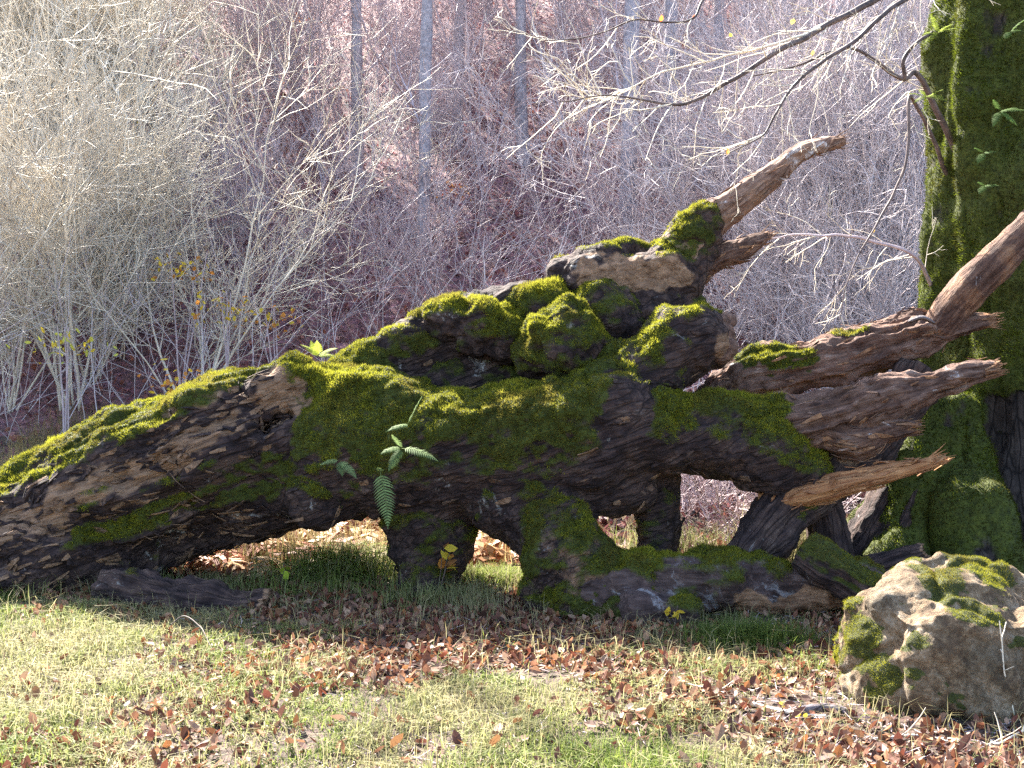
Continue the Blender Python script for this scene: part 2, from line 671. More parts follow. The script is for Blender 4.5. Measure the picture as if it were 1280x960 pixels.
def ground_material(name, stops, scale, fine, bump):
    m, nt, out = new_mat(name)
    tc = N_(nt, "TexCoord").outputs["Object"]
    n1 = noise_n(nt, tc, scale, 8, 0.7, 0.4)
    n2 = noise_n(nt, tc, fine, 6, 0.75)
    v = N_(nt, "TexVoronoi")
    v.inputs["Scale"].default_value = fine * 1.4
    nt.links.new(tc, v.inputs["Vector"])
    f = math_n(nt, 'ADD', math_n(nt, 'MULTIPLY', n1, 0.4), math_n(nt, 'MULTIPLY', n2, 0.6))
    col = ramp_n(nt, f, stops)
    sep = N_(nt, "SeparateColor")
    nt.links.new(v.outputs["Color"], sep.inputs[0])
    hv = N_(nt, "HueSaturation")
    nt.links.new(col, hv.inputs["Color"])
    nt.links.new(math_n(nt, 'ADD', math_n(nt, 'MULTIPLY', sep.outputs[0], 0.9), 0.55), hv.inputs["Value"])
    nt.links.new(math_n(nt, 'ADD', math_n(nt, 'MULTIPLY', sep.outputs[1], 0.05), 0.475), hv.inputs["Hue"])
    b = N_(nt, "BsdfPrincipled")
    nt.links.new(hv.outputs[0], b.inputs["Base Color"])
    b.inputs["Roughness"].default_value = 0.9
    bp = N_(nt, "Bump")
    bp.inputs["Strength"].default_value = bump
    bp.inputs["Distance"].default_value = 0.05
    nt.links.new(math_n(nt, 'ADD', n2, sep.outputs[2]), bp.inputs["Height"])
    nt.links.new(bp.outputs[0], b.inputs["Normal"])
    nt.links.new(b.outputs[0], out.inputs[0])
    return m


M_SOIL = ground_material("soil", [(0.30, (0.03, 0.017, 0.013)), (0.47, (0.075, 0.045, 0.032)), (0.58, (0.12, 0.08, 0.058)), (0.72, (0.22, 0.165, 0.12))], 1.6, 26.0, 0.8)
M_HILL = ground_material("leaf_covered_slope", [(0.32, (0.11, 0.046, 0.05)), (0.47, (0.18, 0.082, 0.088)), (0.58, (0.23, 0.11, 0.115)), (0.70, (0.30, 0.17, 0.165))], 0.5, 9.0, 1.0)  # red-brown litter, with a lilac haze cast painted into the colour


def rock_material():
    m, nt, out = new_mat("limestone")
    tc = N_(nt, "TexCoord").outputs["Object"]
    n1 = noise_n(nt, tc, 7.0, 10, 0.75, 0.3)
    n2 = noise_n(nt, tc, 34.0, 7, 0.8)
    n3 = noise_n(nt, tc, 3.4, 8, 0.7, 0.4)
    f = math_n(nt, 'ADD', math_n(nt, 'MULTIPLY', n1, 0.6), math_n(nt, 'MULTIPLY', n2, 0.4))
    col = ramp_n(nt, f, [(0.32, (0.06, 0.04, 0.025)), (0.45, (0.15, 0.088, 0.042)), (0.52, (0.31, 0.205, 0.11)), (0.60, (0.50, 0.395, 0.28))])
    dk = ramp_n(nt, n3, [(0.50, 0.0), (0.62, 0.70)])
    dcol = ramp_n(nt, n2, [(0.35, (0.022, 0.014, 0.008)), (0.65, (0.10, 0.075, 0.035))])
    col = mix_n(nt, dk, col, dcol)
    mf = math_n(nt, 'ADD', attr_n(nt, "moss"), math_n(nt, 'MULTIPLY', math_n(nt, 'SUBTRACT', n2, 0.5), 0.9))
    mf = ramp_n(nt, mf, [(0.40, 0.0), (0.58, 1.0)])
    mcol = ramp_n(nt, n2, [(0.3, (0.03, 0.035, 0.006)), (0.7, (0.11, 0.12, 0.014))])
    col = mix_n(nt, mf, col, mcol)
    b = N_(nt, "BsdfPrincipled")
    nt.links.new(col, b.inputs["Base Color"])
    b.inputs["Roughness"].default_value = 0.85
    bp = N_(nt, "Bump")
    bp.inputs["Strength"].default_value = 1.0
    bp.inputs["Distance"].default_value = 0.05
    nt.links.new(math_n(nt, 'ADD', n1, math_n(nt, 'MULTIPLY', n2, 0.7)), bp.inputs["Height"])
    nt.links.new(bp.outputs[0], b.inputs["Normal"])
    nt.links.new(b.outputs[0], out.inputs[0])
    return m


M_ROCK = rock_material()


# ------------------------------------------------------------------ ground and hillside
def sheet(name, xs, ys, mat, zf):
    X, Y = np.meshgrid(xs, ys, indexing='ij')
    Z = zf(X, Y)
    V = np.stack([X, Y, Z], -1).reshape(-1, 3)
    nx, ny = len(xs), len(ys)
    i = np.arange(nx - 1)[:, None] * ny
    j = np.arange(ny - 1)[None, :]
    F = np.stack([i + j, i + ny + j, i + ny + j + 1, i + j + 1], -1).reshape(-1, 4)
    o = obj(name, V, F, mat)
    o["kind"] = "structure"
    return o


xs = np.concatenate([np.linspace(-60, -7, 24)[:-1], np.arange(-7, 7, 0.07), np.linspace(7, 60, 24)])
ys = np.concatenate([np.linspace(-30, 3, 16)[:-1], np.arange(3, 13.96, 0.07), [14.0]])
sheet("ground", xs, ys, M_SOIL, ground_z)
xs2 = np.concatenate([np.linspace(-60, -20, 14)[:-1], np.arange(-20, 20, 0.4), np.linspace(20, 60, 14)])
ys2 = np.concatenate([np.arange(14, 45, 0.4), np.linspace(45, 80, 12)])
sheet("hillside", xs2, ys2, M_HILL, ground_z)


# ------------------------------------------------------------------ moss growing on a mesh
def tri_of(F):
    out = []
    for f in (F if isinstance(F, list) else [F]):
        if f.shape[1] == 4:
            out += [f[:, [0, 1, 2]], f[:, [0, 2, 3]]]
        else:
            out.append(f)
    return np.vstack(out)


def moss_fibres(V, F, moss, density, length, seed, lit=1.0, thr=0.35, hue=0.0):
    """single-blade fibres where moss > thr; returns V, F, col"""
    rg = np.random.default_rng(seed)
    T = tri_of(F)
    a, b, c = V[T[:, 0]], V[T[:, 1]], V[T[:, 2]]
    fn = np.cross(b - a, c - a)
    ar = np.linalg.norm(fn, axis=1) * 0.5
    mt = moss[T].mean(1)
    w = ar * np.clip((mt - thr * 0.35) / 0.75, 0, 1)
    tot = w.sum()
    n = int(tot * density)
    if n < 5:
        return None
    k = rg.choice(len(T), n, p=w / tot)
    u = rg.random((n, 2))
    s = u.sum(1) > 1
    u[s] = 1 - u[s]
    P = a[k] + (b - a)[k] * u[:, :1] + (c - a)[k] * u[:, 1:]
    nn = nrm(fn)[k]
    D = nrm(nn + rg.normal(0, 0.55, (n, 3)) + np.array([0, 0, 0.15]))
    S = nrm(np.cross(D, rg.normal(0, 1, (n, 3))))
    patch = fbm(P, 3.0, 3, seed)
    L = length * (0.35 + 0.75 * mt[k]) * rg.uniform(0.4, 1.4, n) * (1 + 0.9 * patch) * (1 + 0.6 * fbm(P, 9.0, 2, seed + 8))
    wd = length * rg.uniform(0.12, 0.22, n)
    v = np.stack([P - S * wd[:, None] - nn * 0.003, P + S * wd[:, None] - nn * 0.003, P + D * L[:, None]], 1).reshape(-1, 3)
    f = np.arange(n * 3).reshape(-1, 3)
    t = np.clip(0.5 + 0.6 * patch + rg.normal(0, 0.22, n), 0, 1)[:, None]
    dark = np.array([0.040, 0.045, 0.010])
    brite = np.array([0.34, 0.335, 0.032]) + np.array([0.03, 0, 0]) * hue
    brown = np.array([0.12, 0.085, 0.03])
    cc = dark * (1 - t) + brite * t
    br = (fbm(P, 5.0, 2, seed + 3) + rg.normal(0, 0.15, n) > 0.22)[:, None]
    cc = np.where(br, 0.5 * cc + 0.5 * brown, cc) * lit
    col = np.repeat(np.hstack([cc, np.ones((n, 1))]), 3, 0)
    return v, f, col


def seg_dist(PX, PZ, x0, y0, x1, y1, Y):
    a = at(x0, y0, Y)[[0, 2]]
    b = at(x1, y1, Y)[[0, 2]]
    d = b - a
    L = max(d @ d, 1e-9)
    t = np.clip(((PX - a[0]) * d[0] + (PZ - a[1]) * d[1]) / L, 0, 1)
    return np.hypot(PX - a[0] - t * d[0], PZ - a[1] - t * d[1])


def paint(V, strokes, Y):
    r = np.zeros(len(V))
    wx = V[:, 0] + 0.10 * fbm(V, 4.0, 3, 701) + 0.05 * fbm(V, 14.0, 2, 703)
    wz = V[:, 2] + 0.10 * fbm(V, 4.0, 3, 711) + 0.05 * fbm(V, 14.0, 2, 713)
    for x0, y0, x1, y1, rr, w in strokes:
        R = rad(rr, Y)
        d = seg_dist(wx, wz, x0, y0, x1, y1, Y)
        r += w * (1 - sstep(R * 0.45, R * 1.5, d))
    return r


# ------------------------------------------------------------------ the fallen tree
fallen = empty("fallen_tree", (0.0, 7.5, 0.0))
tag(fallen, "huge gnarled fallen tree covered in moss, arching over the grass on stubby legs", "tree")
moss_pile = Pile()

prims = []
# old trunk coming up out of the ground at the left
prims += chain([(-190, 755, 8.2, 70), (-60, 715, 8.0, 82), (60, 664, 7.95, 86), (180, 614, 7.9, 92), (300, 570, 7.85, 92), (395, 552, 7.8, 88), (480, 548, 7.65, 80)])
# root-like foot along the ground on the left
prims += chain([(-120, 740, 7.7, 60), (40, 712, 7.6, 56), (120, 700, 7.6, 44), (170, 680, 7.65, 30)])
# ridge arm rising to the burls
prims += chain([(330, 522, 7.95, 44), (425, 491, 8.0, 38), (510, 440, 8.05, 33), (575, 412, 8.05, 34), (640, 398, 8.1, 36), (700, 402, 8.15, 34), (760, 425, 8.1, 38)])
# lower arm
prims += chain([(430, 568, 7.6, 78), (540, 570, 7.5, 72), (640, 562, 7.45, 74), (730, 552, 7.4, 68), (800, 538, 7.35, 54), (880, 540, 7.35, 42), (950, 562, 7.3, 50), (995, 590, 7.3, 40)])
# back mass that carries the burls
prims += chain([(620, 520, 8.05, 40), (690, 480, 8.05, 48), (780, 470, 8.0, 52), (830, 450, 8.0, 42)])
prims += chain([(500, 492, 8.0, 30), (580, 476, 8.05, 24), (650, 462, 8.05, 28)])
# thick middle leg
prims += chain([(535, 610, 7.6, 62), (537, 670, 7.55, 52), (532, 725, 7.45, 34), (530, 765, 7.4, 30)])
# right-hand mass going down to the ground
prims += chain([(640, 600, 7.45, 66), (690, 660, 7.25, 52), (725, 715, 7.05, 46), (760, 765, 6.9, 48)])
prims += chain([(700, 600, 7.4, 50), (780, 600, 7.4, 40)])
prims += chain([(690, 730, 7.0, 34), (740, 775, 6.8, 30)])
prims += chain([(700, 690, 7.05, 40), (740, 735, 6.95, 46), (800, 745, 6.85, 40), (860, 738, 6.85, 30)])
prims += chain([(730, 760, 6.85, 34), (800, 775, 6.7, 24), (850, 778, 6.65, 14)])
prims += chain([(690, 715, 7.05, 30), (672, 745, 7.0, 18)])
# thin back leg
prims += chain([(815, 570, 7.6, 34), (822, 640, 7.55, 24), (820, 720, 7.5, 26)])
# stub with the knobbly broken head
prims += chain([(740, 520, 7.5, 50), (800, 470, 7.5, 42), (845, 432, 7.5, 38), (878, 425, 7.5, 34), (895, 430, 7.5, 26)])
# knobs
prims += [ball(772, 512, 7.22, 34), ball(392, 632, 7.35, 32), ball(362, 622, 7.5, 30), ball(345, 492, 7.55, 30), ball(372, 478, 7.6, 28)]
prims += chain([(300, 628, 7.6, 36), (350, 640, 7.6, 22)])
cuts = chain([(326, 537, 7.0, 11), (330, 533, 7.7, 14)]) + chain([(345, 528, 7.0, 9), (348, 526, 7.6, 12)]) + chain([(362, 520, 7.0, 5), (362, 520, 7.45, 7)]) + chain([(500, 462, 7.2, 10), (610, 466, 7.3, 10)])
cuts += chain([(905, 612, 6.9, 18), (905, 612, 7.9, 22)])
V, Fq = sdf_mesh(prims, 0.0145, 0.06, cuts)
Nn = vnormals(V, Fq)
ax = nrm(at(400, 520, 7.6) - at(0, 660, 7.6))
ux = nrm(np.cross(ax, [0, 1, 0]))
al = V @ ax
fibv = np.stack([al * 0.9, V[:, 1] * 8, (V @ ux) * 8], 1)
left = 1 - sstep(-1.9, -1.1, V[:, 0])
disp = 0.050 * fbm(V, 1.6, 3, 1) + 0.055 * fbm(V, 4.5, 4, 2) + 0.030 * ridged(V * 5.5, 4, 6) + 0.016 * fbm(V, 19.0, 2, 3)
disp += (0.070 * left + 0.015) * ridged(np.stack([al * 0.8, V[:, 1] * 4.5, (V @ ux) * 4.5], 1), 3, 4)
V = V + Nn * disp[:, None]
Nn = vnormals(V, Fq)
strokes = [(30, 655, 330, 512, 34, -1.3), (60, 560, 300, 470, 14, 0.5), (352, 485, 372, 500, 30, -1.0), (770, 508, 772, 520, 34, -1.6), (390, 645, 392, 640, 42, -1.6),
           (585, 362, 680, 362, 14, -1.2), (470, 422, 535, 396, 12, -0.9), (110, 645, 330, 588, 30, 1.3), (345, 585, 425, 598, 22, 1.1),
           (400, 470, 640, 415, 42, 0.45), (420, 540, 700, 525, 62, 0.6), (860, 510, 985, 560, 56, 0.28), (740, 600, 900, 585, 34, -0.7),
           (0, 690, 250, 690, 40, -0.5), (890, 425, 915, 430, 26, -1.4), (500, 460, 620, 462, 16, -0.8), (640, 480, 720, 490, 30, 0.4), (320, 540, 345, 520, 30, -1.0)]
pm = paint(V, strokes, 7.6)
base = 0.85 * Nn[:, 2] + 0.9 * fbm(V, 2.6, 3, 21) + 1.2 * fbm(V, 8.0, 4, 22) + 0.08
moss = sstep(-0.15, 1.0, base + pm) * sstep(-0.45, 0.0, Nn[:, 2] + 0.25 * fbm(V, 4.0, 2, 8))
wood = np.clip(paint(V, [(20, 655, 300, 525, 24, 0.70), (200, 520, 300, 470, 14, 0.6), (352, 480, 370, 495, 28, 0.9), (700, 660, 740, 720, 40, 0.5), (905, 432, 915, 435, 18, 0.8)], 7.6), 0, 1) * sstep(-0.8, -0.2, -Nn[:, 1] + 0.4)
V = V + Nn * (moss * (0.004 + 0.032 * sstep(-0.3, 0.6, fbm(V, 9.0, 3, 31))))[:, None]
obj("trunk", V, Fq, M_LOG, fallen, {"moss": moss, "wood": wood, "fib": fibv})
r = moss_fibres(V, Fq, moss, 34000, 0.0155, 11)
moss_pile.add(r[0], r[1], col=r[2])


def flakes(V, F, weight, axis, n, seed, ln=(0.04, 0.16), wd=(0.006, 0.022), th=0.004):
    """loose splinters and bark plates lying along the grain"""
    rg = np.random.default_rng(seed)
    T = tri_of(F)
    a, b, c = V[T[:, 0]], V[T[:, 1]], V[T[:, 2]]
    fn = np.cross(b - a, c - a)
    w = np.linalg.norm(fn, axis=1) * np.clip(weight[T].mean(1), 0, 1)
    k = rg.choice(len(T), n, p=w / w.sum())
    P = (a + b + c)[k] / 3
    nn = nrm(fn)[k]
    ax_ = axis + rg.normal(0, 0.18, (n, 3))
    D = nrm(ax_ - nn * (ax_ * nn).sum(1, keepdims=True))
    S = np.cross(nn, D)
    L = rg.uniform(*ln, n)[:, None]
    W = rg.uniform(*wd, n)[:, None]
    lift = rg.uniform(0.0, 0.035, n)[:, None]
    flip = np.where(rg.random(n) < 0.5, 1, -1)[:, None]
    D = D * flip
    e0 = P - D * L * 0.5 - nn * 0.006
    e1 = P + D * L * 0.5 + nn * lift
    q = []
    for e, ww in ((e0, W), ((e0 + e1) / 2 + nn * 0.004, W * rg.uniform(0.6, 1.1, (n, 1))), (e1, W * rg.uniform(0.05, 0.5, (n, 1)))):
        q += [e - S * ww, e + S * ww, e + S * ww + nn * th, e - S * ww + nn * th]
    Vv = np.stack(q, 1)
    f = []
    for o_ in (0, 4):
        for i in range(4):
            j = (i + 1) % 4
            f.append([o_ + i, o_ + j, o_ + 4 + j, o_ + 4 + i])
    f += [[3, 2, 1, 0], [8, 9, 10, 11]]
    f = np.array(f)
    Ff = (f[None] + (np.arange(n) * 12)[:, None, None]).reshape(-1, 4)
    return Vv.reshape(-1, 3), Ff


bare = (1 - sstep(0.0, 0.3, moss)) * sstep(0.3, -0.2, Nn[:, 1]) * (0.12 + 1.0 * (1 - sstep(-1.9, -1.0, V[:, 0])))
fv, ff = flakes(V, Fq, bare, ax, 1300, 13)
o = obj("bark_flakes", fv, ff, M_LOG, fallen, {"moss": np.zeros(len(fv)), "wood": np.repeat(np.random.default_rng(5).random(1300) * 0.8, 12), "fib": fv * np.array([3, 8, 8.0])}, smooth=False)
o["kind"] = "stuff"


def body(name, prims, h, k, mat, parent, label=None, mossy=0.0, strokes=(), woods=(), Yp=7.6, seed=1, amp=1.0, dens=40000, mlen=0.015, pile=None, cuts=(), grain=(3.0, 4.0, 4.0)):
    V, Fq = sdf_mesh(prims, h, k, cuts)
    Nn = vnormals(V, Fq)
    d = amp * (0.045 * fbm(V, 2.2, 3, seed) + 0.050 * fbm(V, 5.5, 4, seed + 1) + 0.030 * ridged(V * 6.0, 3, seed + 3) + 0.012 * fbm(V, 20.0, 2, seed + 2))
    V = V + Nn * d[:, None]
    Nn = vnormals(V, Fq)
    base = 0.9 * Nn[:, 2] + 0.7 * fbm(V, 3.0, 3, seed + 20) + 1.1 * fbm(V, 8.0, 3, seed + 22) + mossy
    if len(strokes):
        base = base + paint(V, strokes, Yp)
    moss = sstep(-0.15, 1.0, base)
    wood = np.clip(paint(V, woods, Yp), 0, 1) if len(woods) else np.zeros(len(V))
    V = V + Nn * (moss * (0.004 + 0.030 * sstep(-0.3, 0.6, fbm(V, 9.0, 3, seed + 31))))[:, None]
    o = obj(name, V, Fq, mat, parent, {"moss": moss, "wood": wood, "fib": V * np.array(grain)})
    if label:
        o["label"] = label
    r = moss_fibres(V, Fq, moss, dens, mlen, seed + 50)
    if r and pile is not None:
        pile.add(r[0], r[1], col=r[2])
    return o


body("burl", [ball(700, 430, 7.6, 42), ball(674, 442, 7.65, 30), ball(727, 440, 7.65, 28)], 0.016, 0.08, M_LOG, fallen, "round mossy burl in front", 0.6, seed=61, amp=1.5, pile=moss_pile)
body("burl", [ball(760, 402, 7.85, 32), ball(738, 388, 7.9, 26), ball(772, 428, 7.85, 22)], 0.016, 0.08, M_LOG, fallen, "tall mossy burl behind the round one", 0.35, seed=72, amp=1.4, pile=moss_pile)
body("burl", [ball(682, 385, 7.95, 26), ball(655, 392, 8.0, 20)], 0.016, 0.08, M_LOG, fallen, None, 0.45, seed=83, amp=1.4, pile=moss_pile)
body("burl", [ball(598, 408, 7.85, 34), ball(560, 402, 7.9, 24), ball(630, 418, 7.9, 28)], 0.016, 0.08, M_LOG, fallen, None, 0.35, seed=94, amp=1.5, pile=moss_pile)
body("knot", [ball(905, 418, 7.48, 12), ball(911, 434, 7.45, 10), ball(900, 443, 7.45, 11), ball(893, 412, 7.5, 12), ball(910, 402, 7.5, 7)], 0.01, 0.03, M_LIMB, fallen, "knobbly broken end of the mossy stub", -1.0, seed=95, amp=0.5)
# raised limb: column, swollen head, horizontal broken stub
body("limb_base", chain([(800, 470, 8.0, 46), (815, 400, 8.0, 44), (835, 345, 8.0, 42), (862, 305, 8.0, 30), (880, 280, 8.0, 24)]) + chain([(840, 345, 7.95, 28), (770, 347, 7.95, 22), (722, 345, 8.0, 18)])
     + chain([(698, 340, 8.05, 13), (740, 333, 8.05, 16), (800, 322, 8.1, 15)]) + [ball(785, 309, 8.05, 14), ball(765, 320, 8.0, 14), ball(860, 385, 7.95, 14)],
     0.015, 0.05, M_LOG, fallen, "swollen dark base of the raised limb", -0.35,
     strokes=[(840, 320, 875, 285, 24, 0.9), (845, 350, 860, 400, 18, 0.6), (770, 308, 815, 300, 14, 0.9), (700, 345, 830, 335, 26, -0.8), (820, 370, 800, 440, 30, -0.8)],
     woods=[(735, 340, 835, 342, 18, 1.0)], Yp=8.0, seed=105, pile=moss_pile)


def add_limb(name, pts, mat, parent, label=None, mossy=-1.2, woodv=0.0, strokes=(), woods=(), Yp=7.5, seed=0, pile=None, dens=34000, mlen=0.014, **kw):
    V, F, fib, s, wd = limb(pts, seed=seed, **kw)
    Nn = vnormals(V, F[0])
    base = 0.9 * Nn[:, 2] + 0.6 * fbm(V, 3.0, 3, seed + 20) + 0.4 * fbm(V, 10.0, 2, seed + 22) + mossy
    if len(strokes):
        base = base + paint(V, strokes, Yp)
    moss = sstep(0.05, 0.65, base)
    wood = np.clip(wd + woodv + sstep(0.94, 1.0, s) + (paint(V, woods, Yp) if len(woods) else 0), 0, 1)
    o = obj(name, V, F, mat, parent, {"moss": moss, "wood": wood, "fib": fib})
    if label:
        o["label"] = label
    if pile is not None:
        r = moss_fibres(V, F, moss, dens, mlen, seed + 50)
        if r:
            pile.add(r[0], r[1], col=r[2])
    if mat in (M_LIMB, M_ORANGE, M_PALE) and parent is fallen:
        C = np.array([at(*p[:3]) for p in pts])
        rg = np.random.default_rng(seed + 900)
        # torn fibres at the broken end
        d = nrm(C[-1] - C[-2])
        rr = rad(pts[-1][3], pts[-1][2])
        m = 26
        a = rg.uniform(0, 6.28, m)
        S = nrm(np.cross(d, [0.1, 0.3, 1.0]))
        U = np.cross(d, S)
        k = np.sqrt(rg.random(m))[:, None] * rr * 1.05
        B = C[-1] - d * 0.06 + (np.cos(a)[:, None] * S + np.sin(a)[:, None] * U) * k
        Pt = grow(B, d + rg.normal(0, 0.14, (m, 3)), rg.uniform(0.05, 0.16, m), 4, 0.05, 0.0, rg)
        v1, f1 = tubes(Pt, rg.uniform(0.004, 0.010, m) * min(1.0, rr / 0.05 + 0.4), np.full(m, 0.0008), 4)
        v2, f2 = flakes(V, [F[0]], 1 - moss, nrm(C[-1] - C[0]), 90, seed + 3, (0.04, 0.16), (0.004, 0.014), 0.004)
        pl = Pile()
        pl.add(v1, f1, wood=np.full(len(v1), 0.9))
        pl.add(v2, f2, wood=np.repeat(rg.random(90) * 0.9, 12))
        vv, fff, aa = pl.arrays()
        t = obj("splinters", vv, fff, mat, o, {"moss": np.zeros(len(vv)), "wood": aa["wood"], "fib": vv * 5}, smooth=False)
        t["kind"] = "stuff"
    return o


add_limb("broken_limb", [(850, 320, 8.0, 32), (885, 278, 8.0, 21), (930, 245, 7.98, 17), (975, 212, 7.96, 14), (1000, 191, 7.95, 13), (1028, 182, 7.94, 10), (1050, 177, 7.93, 7)],
         M_PALE, fallen, "long bare upward broken limb with peeling bark", -1.3, 0.50, [(840, 320, 880, 285, 26, 1.6)], Yp=8.0, seed=5, pile=moss_pile, fibre=0.018, rough=0.012, jag=0.06)
add_limb("broken_limb", [(855, 345, 8.05, 24), (890, 325, 8.05, 18), (925, 313, 8.05, 14), (945, 302, 8.05, 10), (958, 295, 8.05, 6)], M_LIMB, fallen, "short dark broken side limb", -1.0, seed=6, fibre=0.012, rough=0.014, jag=0.04, pile=moss_pile)
add_limb("broken_limb", [(930, 535, 7.35, 36), (985, 532, 7.3, 33), (1050, 517, 7.25, 33), (1105, 496, 7.2, 25), (1165, 482, 7.15, 17), (1210, 468, 7.1, 14), (1242, 462, 7.08, 11)],
         M_LIMB, fallen, "thick reddish splintered limb pointing at the standing trunk", -1.25, 0.0, [(900, 505, 960, 508, 20, 1.8)], seed=7, Yp=7.3, pile=moss_pile, fibre=0.050, rough=0.022, jag=0.08, sides=72)
add_limb("broken_limb", [(1010, 535, 7.25, 18), (1065, 545, 7.18, 19), (1108, 535, 7.12, 13), (1138, 534, 7.08, 7)], M_LIMB, fallen, None, -1.5, 0.1, seed=8, fibre=0.045, rough=0.024, jag=0.08)
add_limb("broken_limb", [(865, 510, 8.0, 10), (925, 475, 8.0, 26), (985, 464, 7.95, 29), (1060, 448, 7.9, 25), (1130, 428, 7.8, 21), (1190, 410, 7.7, 15), (1238, 400, 7.65, 9)],
         M_LIMB, fallen, "upper splintered limb with a mossy shoulder", -1.1, 0.0, [(930, 440, 985, 440, 16, 1.5), (975, 457, 1010, 458, 12, 1.4), (1050, 415, 1075, 413, 8, 1.5)], seed=9, Yp=7.8, pile=moss_pile, fibre=0.048, rough=0.024, jag=0.08, sides=72)
add_limb("broken_limb", [(985, 465, 8.1, 17), (1040, 432, 8.1, 18), (1090, 418, 8.1, 15), (1140, 402, 8.0, 12), (1155, 398, 8.0, 8)], M_LIMB, fallen, None, -1.0, 0.0, seed=10, fibre=0.04, rough=0.022, jag=0.08, pile=moss_pile)
add_limb("splintered_branch", [(955, 628, 7.3, 16), (1000, 618, 7.18, 17), (1050, 606, 7.1, 18), (1100, 594, 7.05, 14), (1150, 582, 7.0, 9), (1174, 575, 6.98, 7)], M_ORANGE, fallen, "orange splintered branch jutting out to the right", -2.0, 0.75, seed=12, fibre=0.045, rough=0.010, jag=0.06, squash=0.7)
add_limb("bracing_limb", [(1150, 470, 7.75, 30), (1090, 545, 7.6, 30), (1040, 590, 7.4, 30), (985, 640, 7.25, 30), (940, 690, 7.15, 28), (915, 730, 7.1, 26)], M_LOG, fallen, "diagonal limb bracing the tree against the ground", -0.9, 0.0, [(985, 590, 1010, 630, 30, 1.1)], seed=13, fibre=0.022, rough=0.018, jag=0.03, woods=[(1060, 560, 1130, 510, 20, 0.7)], Yp=7.4, pile=moss_pile)
body("ground_limb", chain([(745, 742, 6.86, 34), (790, 738, 6.83, 42), (840, 734, 6.84, 40), (900, 728, 6.85, 36), (960, 735, 6.85, 28), (1020, 742, 6.8, 24), (1075, 735, 6.75, 26), (1110, 740, 6.7, 18)])
     + chain([(800, 760, 6.6, 24), (850, 765, 6.6, 20)]) + chain([(880, 712, 6.95, 24), (950, 722, 6.9, 16)]),
     0.016, 0.06, M_LICHEN, fallen, "rotten limb lying along the ground with pale lichen", -0.35, strokes=[(760, 690, 915, 690, 16, 0.8), (840, 760, 900, 740, 26, 0.5), (700, 740, 800, 745, 34, -0.8)],
     woods=[(930, 755, 1060, 750, 16, 0.8)], Yp=6.8, seed=140, pile=moss_pile, grain=(0.9, 7.0, 7.0))

V, F, A = moss_pile.arrays()
o = obj("moss", V, F, M_MOSS, fallen, A, smooth=False)
o["kind"] = "stuff"

# ------------------------------------------------------------------ the standing tree at the right
stand = empty("standing_tree", (at(1284, 700, 8.6)[0], 8.6, 0.0))
tag(stand, "massive upright tree trunk wrapped in dark green moss at the right edge", "tree")
spile = Pile()
cx = stand.location[0]


def sp(dx, dy, z):
    return np.array([cx + dx, 8.6 + dy, z])


def bar(a, b, ra, rb):
    return (np.asarray(a, float), np.asarray(b, float), ra, rb)


sprims = [bar(sp(0, 0, -0.2), sp(0.03, 0, 2.0), 0.72, 0.66), bar(sp(0.03, 0, 2.0), sp(0.12, 0, 6.2), 0.66, 0.58)]
for ang, r, r2 in ((182, 0.30, 0.24), (215, 0.26, 0.22), (245, 0.28, 0.22), (275, 0.30, 0.24), (310, 0.3, 0.24), (20, 0.3, 0.24), (100, 0.3, 0.24)):
    a = math.radians(ang)
    sprims.append(bar(sp(math.cos(a) * 0.58, math.sin(a) * 0.58, 0.4), sp(math.cos(a) * 0.50 + 0.03, math.sin(a) * 0.50, 3.2), r, r2))
    sprims.append(bar(sp(math.cos(a) * 0.50 + 0.03, math.sin(a) * 0.50, 3.2), sp(math.cos(a) * 0.44 + 0.12, math.sin(a) * 0.44, 6.0), r2, r2 * 0.8))
# root flares towards the camera and the left
sprims += [bar(at(1165, 500, 8.1), at(1135, 600, 7.75), 0.16, 0.20), bar(at(1135, 600, 7.75), at(1110, 700, 7.5), 0.20, 0.19), bar(at(1110, 700, 7.5), at(1090, 760, 7.3), 0.19, 0.12)]
sprims += [bar(at(1200, 520, 8.0), at(1205, 640, 7.6), 0.18, 0.25), bar(at(1205, 640, 7.6), at(1222, 740, 7.4), 0.25, 0.24)]
sprims += [bar(sp(-0.5, 0.1, 0.7), sp(-1.15, 0.25, 0.05), 0.22, 0.14), bar(sp(0.5, -0.3, 0.6), sp(1.2, -0.8, -0.02), 0.26, 0.14)]
scuts = [bar(at(1292, 520, 7.4), at(1300, 720, 7.4), 0.17, 0.26), bar(at(1292, 520, 8.1), at(1300, 720, 8.0), 0.14, 0.22)]
V, Fq = sdf_mesh(sprims, 0.028, 0.07, scuts)
Nn = vnormals(V, Fq)
d = 0.08 * ridged(V * np.array([2.6, 2.6, 0.55]), 3, 203) - 0.03 + 0.10 * fbm(V, 1.5, 2, 204) + 0.06 * fbm(V * np.array([1, 1, 0.35]), 3.2, 3, 200) + 0.035 * fbm(V * np.array([1, 1, 0.5]), 9.0, 3, 201)
V = V + Nn * d[:, None]
Nn = vnormals(V, Fq)
smoss = sstep(0.0, 0.7, 0.85 + 0.7 * fbm(V, 2.0, 3, 210) + 0.9 * fbm(V, 7.0, 3, 211) + 0.3 * Nn[:, 2]
              + paint(V, [(1285, 560, 1285, 680, 34, -1.6), (1180, 690, 1195, 700, 22, -1.3), (1280, 505, 1285, 515, 18, -1.4)], 7.7))
V = V + Nn * (smoss * (0.012 + 0.03 * (0.5 + 0.5 * fbm(V, 10.0, 2, 231))))[:, None]
obj("trunk", V, Fq, M_STAND, stand, {"moss": smoss, "wood": np.zeros(len(V)), "fib": V * np.array([5, 5, 0.8])})
